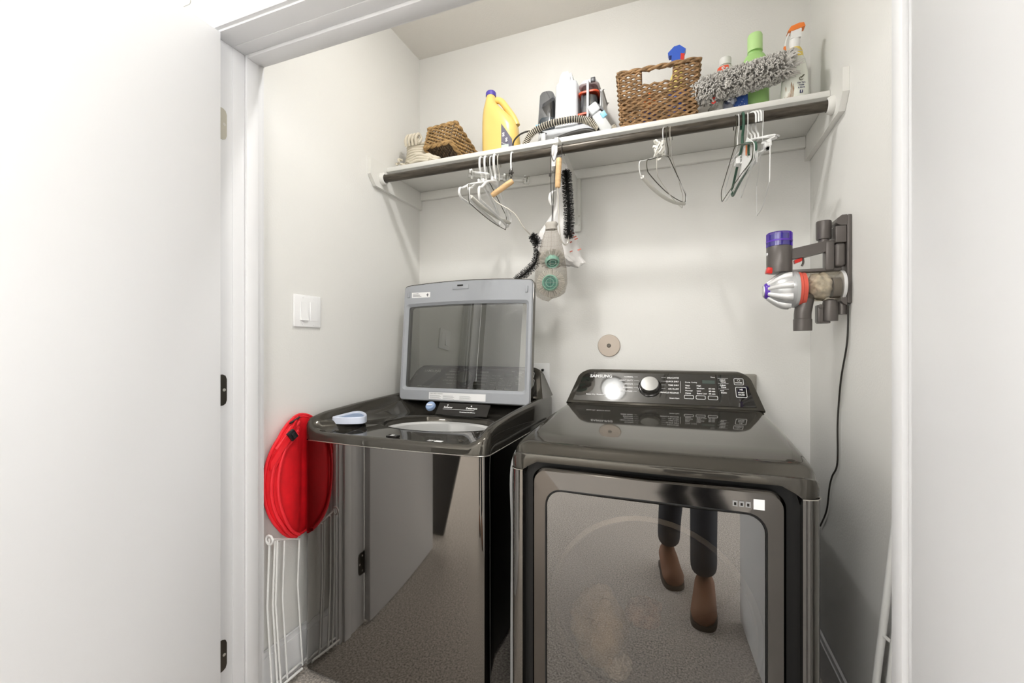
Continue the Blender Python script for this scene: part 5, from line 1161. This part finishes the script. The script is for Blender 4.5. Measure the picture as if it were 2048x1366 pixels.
# cyclone pack: axis along -X, slightly drooping
ca_ = Vector((0.334, VY, 1.292)); cd = Vector((-1, 0, -0.02)).normalized()
cyc = done('cyclone_shroud', lathe(NB(), [(0.054, 0.0), (0.0545, 0.012), (0.051, 0.030), (0.043, 0.050), (0.034, 0.062), (0.024, 0.072), (0.0, 0.074)], ca_, cd, 36), 'vac_silver', v)
cu, cw = Vector((0, -1, 0)), Vector((0, 0, 1))
for k in range(9):
    a = 2 * pi * k / 9 + 0.2; d = cu * cos(a) + cw * sin(a)
    done('cyclone_cone', tube(NB(), spl([ca_ + cd * 0.016 + d * 0.049, ca_ + cd * 0.034 + d * 0.047, ca_ + cd * 0.056 + d * 0.036, ca_ + cd * 0.074 + d * 0.022], 4), [0.012, 0.012, 0.0118, 0.0112, 0.0105, 0.0095, 0.009, 0.0082, 0.0075, 0.007, 0.0065, 0.0062, 0.006], 10), 'vac_light', cyc)
done('motor_hub', lathe(NB(), [(0.024, 0.066), (0.025, 0.072), (0.024, 0.080), (0.020, 0.084), (0.0, 0.085)], ca_, cd, 28), 'vac_purple', v)
done('hub_cap', lathe(NB(), [(0.019, 0.084), (0.018, 0.087), (0.0, 0.0875)], ca_, cd, 24), 'vac_silver', v)
bm = NB(); obox(bm, (0.262, VY - 0.012, 1.351), (0.008, 0.014, 0.009), (1, 0, -0.2), (0, 1, 0), bev=0.002); done('release_latch', bm, 'vac_red', v)
done('bin_ring', lathe(NB(), [(0.0535, -0.004), (0.0550, 0.0), (0.0550, 0.006), (0.0545, 0.006)], (0.333, VY, 1.292), (-1, 0, 0), 36), 'vac_silver', v)
done('bin_ring', lathe(NB(), [(0.0520, 0.0), (0.0520, 0.010), (0.0500, 0.012), (0.0495, 0.022), (0.044, 0.023)], (0.334, VY, 1.292), (1, 0, 0), 36), 'vac_coral', v)
bn = done('dust_bin', lathe(NB(), [(0.0425, 0.0), (0.043, 0.004), (0.0435, 0.085), (0.041, 0.092), (0.0, 0.092)], (0.357, VY, 1.298), (1, 0, 0), 36, cap=False), 'bin_clear', v)
bm = NB(); bmesh.ops.create_icosphere(bm, subdivisions=4, radius=1)
for q in bm.verts:
    n = q.co.copy(); d = 1 + 0.06 * sin(9 * n.x + 4 * n.y) + 0.05 * sin(13 * n.z + 7 * n.x) + 0.04 * sin(17 * n.y + 5 * n.z)
    q.co = Vector((0.394 + 0.036 * n.x * d, VY + 0.038 * n.y * d, 1.298 + 0.039 * n.z * d))
done('dust', bm, 'dust', bn, 80)
done('bin_screen', lathe(NB(), [(0.030, 0.0), (0.030, 0.020), (0.0, 0.020)], (0.422, VY - 0.006, 1.292), (1, 0, 0), 24), 'bin_dark', bn)
done('bin_cap', lathe(NB(), [(0.0445, 0.0), (0.045, 0.003), (0.0445, 0.008), (0.0, 0.008)], (0.444, VY, 1.298), (1, 0, 0), 32), 'vac_light', bn)
bm = NB(); prism(bm, [(0.322, 1.414), (0.322, 1.384), (0.350, 1.386), (0.410, 1.400), (0.428, 1.405), (0.428, 1.432), (0.405, 1.430)], 'Y', VY - 0.014, VY + 0.014); hd = done('handle', bm, 'vac_grey', v, 30)
bm = NB(); prism(bm, [(0.329, 1.380), (0.350, 1.387), (0.349, 1.377), (0.331, 1.370)], 'Y', VY - 0.008, VY + 0.008); done('trigger', bm, 'vac_red', hd, 30)
bm = NB(); tube(bm, spl([(0.352, VY, 1.390), (0.354, VY, 1.374), (0.350, VY, 1.362)], 4), 0.003, 6); done('trigger_guard', bm, 'vac_grey', hd)
bm = NB(); box(bm, 0.406, 0.428, VY - 0.018, VY + 0.018, 1.343, 1.428, 0.005); done('battery_pack', bm, 'vac_grey', v)
bm = NB(); box(bm, 0.4275, 0.4545, VY - 0.0262, VY + 0.022, 1.421, 1.4695, 0.003); done('charge_block', bm, 'vac_grey', dk)
bm = NB(); box(bm, 0.4285, 0.4535, VY - 0.024, VY + 0.020, 1.352, 1.4205, 0.008, 3); done('charge_cradle', bm, 'vac_grey', dk)
bm = NB(); box(bm, 0.322, 0.448, VY - 0.012, VY + 0.012, 1.341, 1.3515, 0.003); done('lower_rail', bm, 'vac_grey', v)
n1 = done('inlet_nozzle', tube(NB(), spl([(0.362, VY, 1.272), (0.356, VY - 0.004, 1.248), (0.351, VY - 0.006, 1.222), (0.3505, VY - 0.006, 1.202)], 6), [0.022] * 8 + [0.0225] * 11, 24), 'vac_grey', v)
done('nozzle_collar', lathe(NB(), [(0.0238, 0.0), (0.0242, 0.003), (0.0242, 0.034), (0.022, 0.036), (0.022, 0.004)], (0.3505, VY - 0.006, 1.167), seg=28), 'vac_grey', n1)
n2 = done('tool_nozzle', lathe(NB(), [(0.0195, 0.0), (0.0202, 0.003), (0.0202, 0.045), (0.017, 0.060), (0.008, 0.064)], (0.419, VY - 0.006, 1.195), seg=26), 'vac_grey', dk)
bm = NB(); box(bm, 0.386, 0.400, VY - 0.020, VY + 0.014, 1.190, 1.243, 0.003); lathe(bm, [(0.006, 0), (0.006, 0.004), (0.0, 0.005)], (0.392, VY - 0.020, 1.238), (0, -1, 0), 12); box(bm, 0.388, 0.418, VY - 0.018, VY + 0.012, 1.188, 1.194, 0.002); done('tool_clip', bm, 'vac_grey', n2)
bm = NB(); tube(bm, spl([(0.4600, 1.533, 1.240), (0.4605, 1.535, 1.18), (0.460, 1.545, 1.12), (0.4605, 1.59, 1.03), (0.4605, 1.612, 0.95), (0.460, 1.622, 0.875), (0.4605, 1.626, 0.76), (0.4605, 1.675, 0.705), (0.460, 1.70, 0.66), (0.4605, 1.73, 0.578), (0.4605, 1.80, 0.50)], 8), 0.0026, 8)
tag(done('charger_cable', bm, 'cable_black'), 'thin dark charger cable hanging down the right wall below the vacuum', 'cable')

# ------------------------------------------------------------------ the hall side: added dark stand-in and the photographer
bm = NB(); prism(bm, [(-1.34, 0.004), (-1.16, 0.004), (-0.86, 1.0), (-1.42, 1.0)], 'Y', -0.08, -0.05); tag(done('dark_stand_in', bm, 'dark_stand_in'), 'dark upright stand-in added beside the open left door, mirrored in the washer front', 'stand-in')  # unidentified dark shape, added as a plain slab for its reflection
def skin_body(name, chains, m, parent, sub=2):
    """chains: list of lists of ((x,y,z), radius); points shared between chains by coordinates"""
    verts, rad, edges, idx = [], [], [], {}
    for ch in chains:
        prev = None
        for p, r in ch:
            k = tuple(round(c, 4) for c in p)
            if k not in idx: idx[k] = len(verts); verts.append(k); rad.append(r)
            if prev is not None and prev != idx[k]: edges.append((prev, idx[k]))
            prev = idx[k]
    me = bpy.data.meshes.new(name); me.from_pydata(verts, edges, []); o = bpy.data.objects.new(name, me); COL.objects.link(o)
    sk = o.modifiers.new('skin', 'SKIN'); sk.use_smooth_shade = True
    for i, d in enumerate(me.skin_vertices[0].data):
        r = rad[i]; d.radius = r if isinstance(r, tuple) else (r, r); d.use_root = (i == 0)
    su = o.modifiers.new('sub', 'SUBSURF'); su.levels = sub; su.render_levels = sub
    dg = bpy.context.evaluated_depsgraph_get(); m2 = bpy.data.meshes.new_from_object(o.evaluated_get(dg))
    bpy.data.objects.remove(o); bpy.data.meshes.remove(me)
    m2.materials.clear(); m2.materials.append(MATS[m]); m2.polygons.foreach_set('use_smooth', [True] * len(m2.polygons)); m2.name = name
    o = bpy.data.objects.new(name, m2); COL.objects.link(o)
    if parent: o.parent = parent; o.location = -parent.location
    return o
pr_ = thing('person', 'person in dark jeans and brown boots mirrored in the dryer door', 'person', (0.12, -0.30, 0))
px, py = 0.12, -0.34
pel = ((px, py, 0.93), 0.135); 
body = skin_body('body', [
    [((px, py, 0.97), 0.13), ((px, py - 0.01, 1.10), 0.125), ((px, py - 0.02, 1.25), 0.14), ((px, py - 0.02, 1.40), 0.125), ((px, py - 0.01, 1.47), 0.062), ((px, py + 0.0, 1.53), 0.052), ((px, py + 0.012, 1.60), 0.078), ((px, py + 0.015, 1.67), 0.085), ((px, py + 0.005, 1.73), 0.06)],
    [((px, py - 0.02, 1.40), 0.125), ((px - 0.17, py - 0.01, 1.40), 0.055), ((px - 0.22, py + 0.0, 1.27), 0.046), ((px - 0.22, py + 0.03, 1.12), 0.040), ((px - 0.16, py + 0.14, 1.06), 0.034), ((px - 0.10, py + 0.22, 1.06), 0.026)],
    [((px, py - 0.02, 1.40), 0.125), ((px + 0.17, py - 0.01, 1.40), 0.055), ((px + 0.22, py + 0.0, 1.27), 0.046), ((px + 0.22, py + 0.03, 1.12), 0.040), ((px + 0.16, py + 0.14, 1.05), 0.034), ((px + 0.10, py + 0.20, 1.05), 0.026)]], 'shirt_grey', pr_)
skin_body('jeans', [
    [((px, py, 0.96), 0.145), ((px + 0.085, py + 0.01, 0.86), 0.105), ((px + 0.075, py + 0.16, 0.52), 0.088), ((px + 0.05, py + 0.36, 0.20), 0.075), ((px + 0.05, py + 0.375, 0.11), 0.078)],
    [((px, py, 0.96), 0.145), ((px - 0.085, py + 0.01, 0.86), 0.105), ((px - 0.10, py + 0.06, 0.50), 0.088), ((px - 0.13, py + 0.10, 0.20), 0.075), ((px - 0.13, py + 0.105, 0.11), 0.078)]], 'denim', pr_)
for fx, fy, ang in ((px + 0.05, py + 0.40, 8), (px - 0.13, py + 0.13, -12)):
    bm = NB(); rings = []
    for yy, w, h, zc in ((-0.075, 0.032, 0.05, 0.055), (-0.05, 0.042, 0.06, 0.07), (0.0, 0.044, 0.055, 0.065), (0.06, 0.048, 0.036, 0.046), (0.12, 0.050, 0.030, 0.040), (0.16, 0.040, 0.024, 0.034), (0.178, 0.018, 0.012, 0.028)):
        rings.append([Vector((1.25 * w * cos(a), yy, max(0.016, zc + h * sin(a)))) for a in [2 * pi * k / 20 for k in range(20)]])
    loft(bm, rings, True, True, True); bm.transform(Matrix.Translation((fx, fy, 0)) @ Matrix.Rotation(radians(ang), 4, 'Z')); bo = done('boot', bm, 'boot_brown', pr_, 60)
    bm = NB(); prism(bm, [(p.x * 1.22, p.y) for p in spl([(0.036, -0.078, 0), (0.046, 0.0, 0), (0.053, 0.10, 0), (0.040, 0.168, 0), (0, 0.186, 0), (-0.040, 0.168, 0), (-0.053, 0.10, 0), (-0.046, 0.0, 0), (-0.036, -0.078, 0)], 4, True)], 'Z', 0.001, 0.02); bm.transform(Matrix.Translation((fx, fy, 0)) @ Matrix.Rotation(radians(ang), 4, 'Z')); done('sole', bm, 'sole', bo)
bm = NB(); bmesh.ops.create_uvsphere(bm, u_segments=24, v_segments=16, radius=1)
for q in bm.verts: q.co = Vector((px + q.co.x * 0.078, py + 0.012 + q.co.y * 0.095, 1.655 + q.co.z * 0.115))
fc_ = done('head', bm, 'skin', pr_, 80)
bm = NB(); bmesh.ops.create_uvsphere(bm, u_segments=24, v_segments=16, radius=1)
for q in bm.verts: q.co = Vector((px + q.co.x * 0.084, py - 0.004 + q.co.y * 0.098, max(1.675 + q.co.z * 0.108, 1.66 if q.co.y > 0.1 else 1.60)))
done('hair', bm, 'hair_brown', fc_, 80)
bm = NB(); lathe(bm, [(0.0, 0.0), (0.011, 0.006), (0.014, 0.02), (0.009, 0.042), (0.0, 0.05)], (px, py + 0.108, 1.625), seg=10); done('nose', bm, 'skin', fc_, 80)
for s in (-1, 1):
    bm = NB(); lathe(bm, [(0.011, 0), (0.008, 0.004), (0, 0.005)], (px + s * 0.032, py + 0.092, 1.665), (0, 1, 0), 12); done('eye', bm, 'print_white', fc_)
    bm = NB(); lathe(bm, [(0.028, -0.004), (0.030, 0.0), (0.024, 0.005)], (px + s * 0.080, py + 0.01, 1.65), (s, 0, 0), 14, sx=0.6); done('ear', bm, 'skin', fc_)
    hx, hy, hz = (px - 0.10, py + 0.22, 1.06) if s < 0 else (px + 0.10, py + 0.20, 1.05)
    ch = [[((hx, hy, hz), 0.022), ((hx - s * 0.02, hy + 0.035, hz + 0.004), 0.026), ((hx - s * 0.032, hy + 0.06, hz + 0.006), 0.022)]]
    for f, (dx, dz, L) in enumerate(((0.0, 0.022, 0.9), (0.0, 0.008, 1.0), (0.0, -0.006, 0.95), (0.0, -0.019, 0.78))):
        b0 = (hx - s * 0.032, hy + 0.06, hz + 0.006); ch.append([(b0, 0.022), ((b0[0] - s * 0.012, b0[1] + 0.018 * L, b0[2] + dz), 0.0088), ((b0[0] - s * 0.030, b0[1] + 0.030 * L, b0[2] + dz), 0.0082), ((b0[0] - s * 0.045, b0[1] + 0.020 * L, b0[2] + dz), 0.0072)])
    ch.append([((hx - s * 0.02, hy + 0.035, hz + 0.004), 0.026), ((hx - s * 0.022, hy + 0.030, hz + 0.034), 0.010), ((hx - s * 0.036, hy + 0.042, hz + 0.050), 0.0085)])
    skin_body('hand', ch, 'skin', pr_, 1)
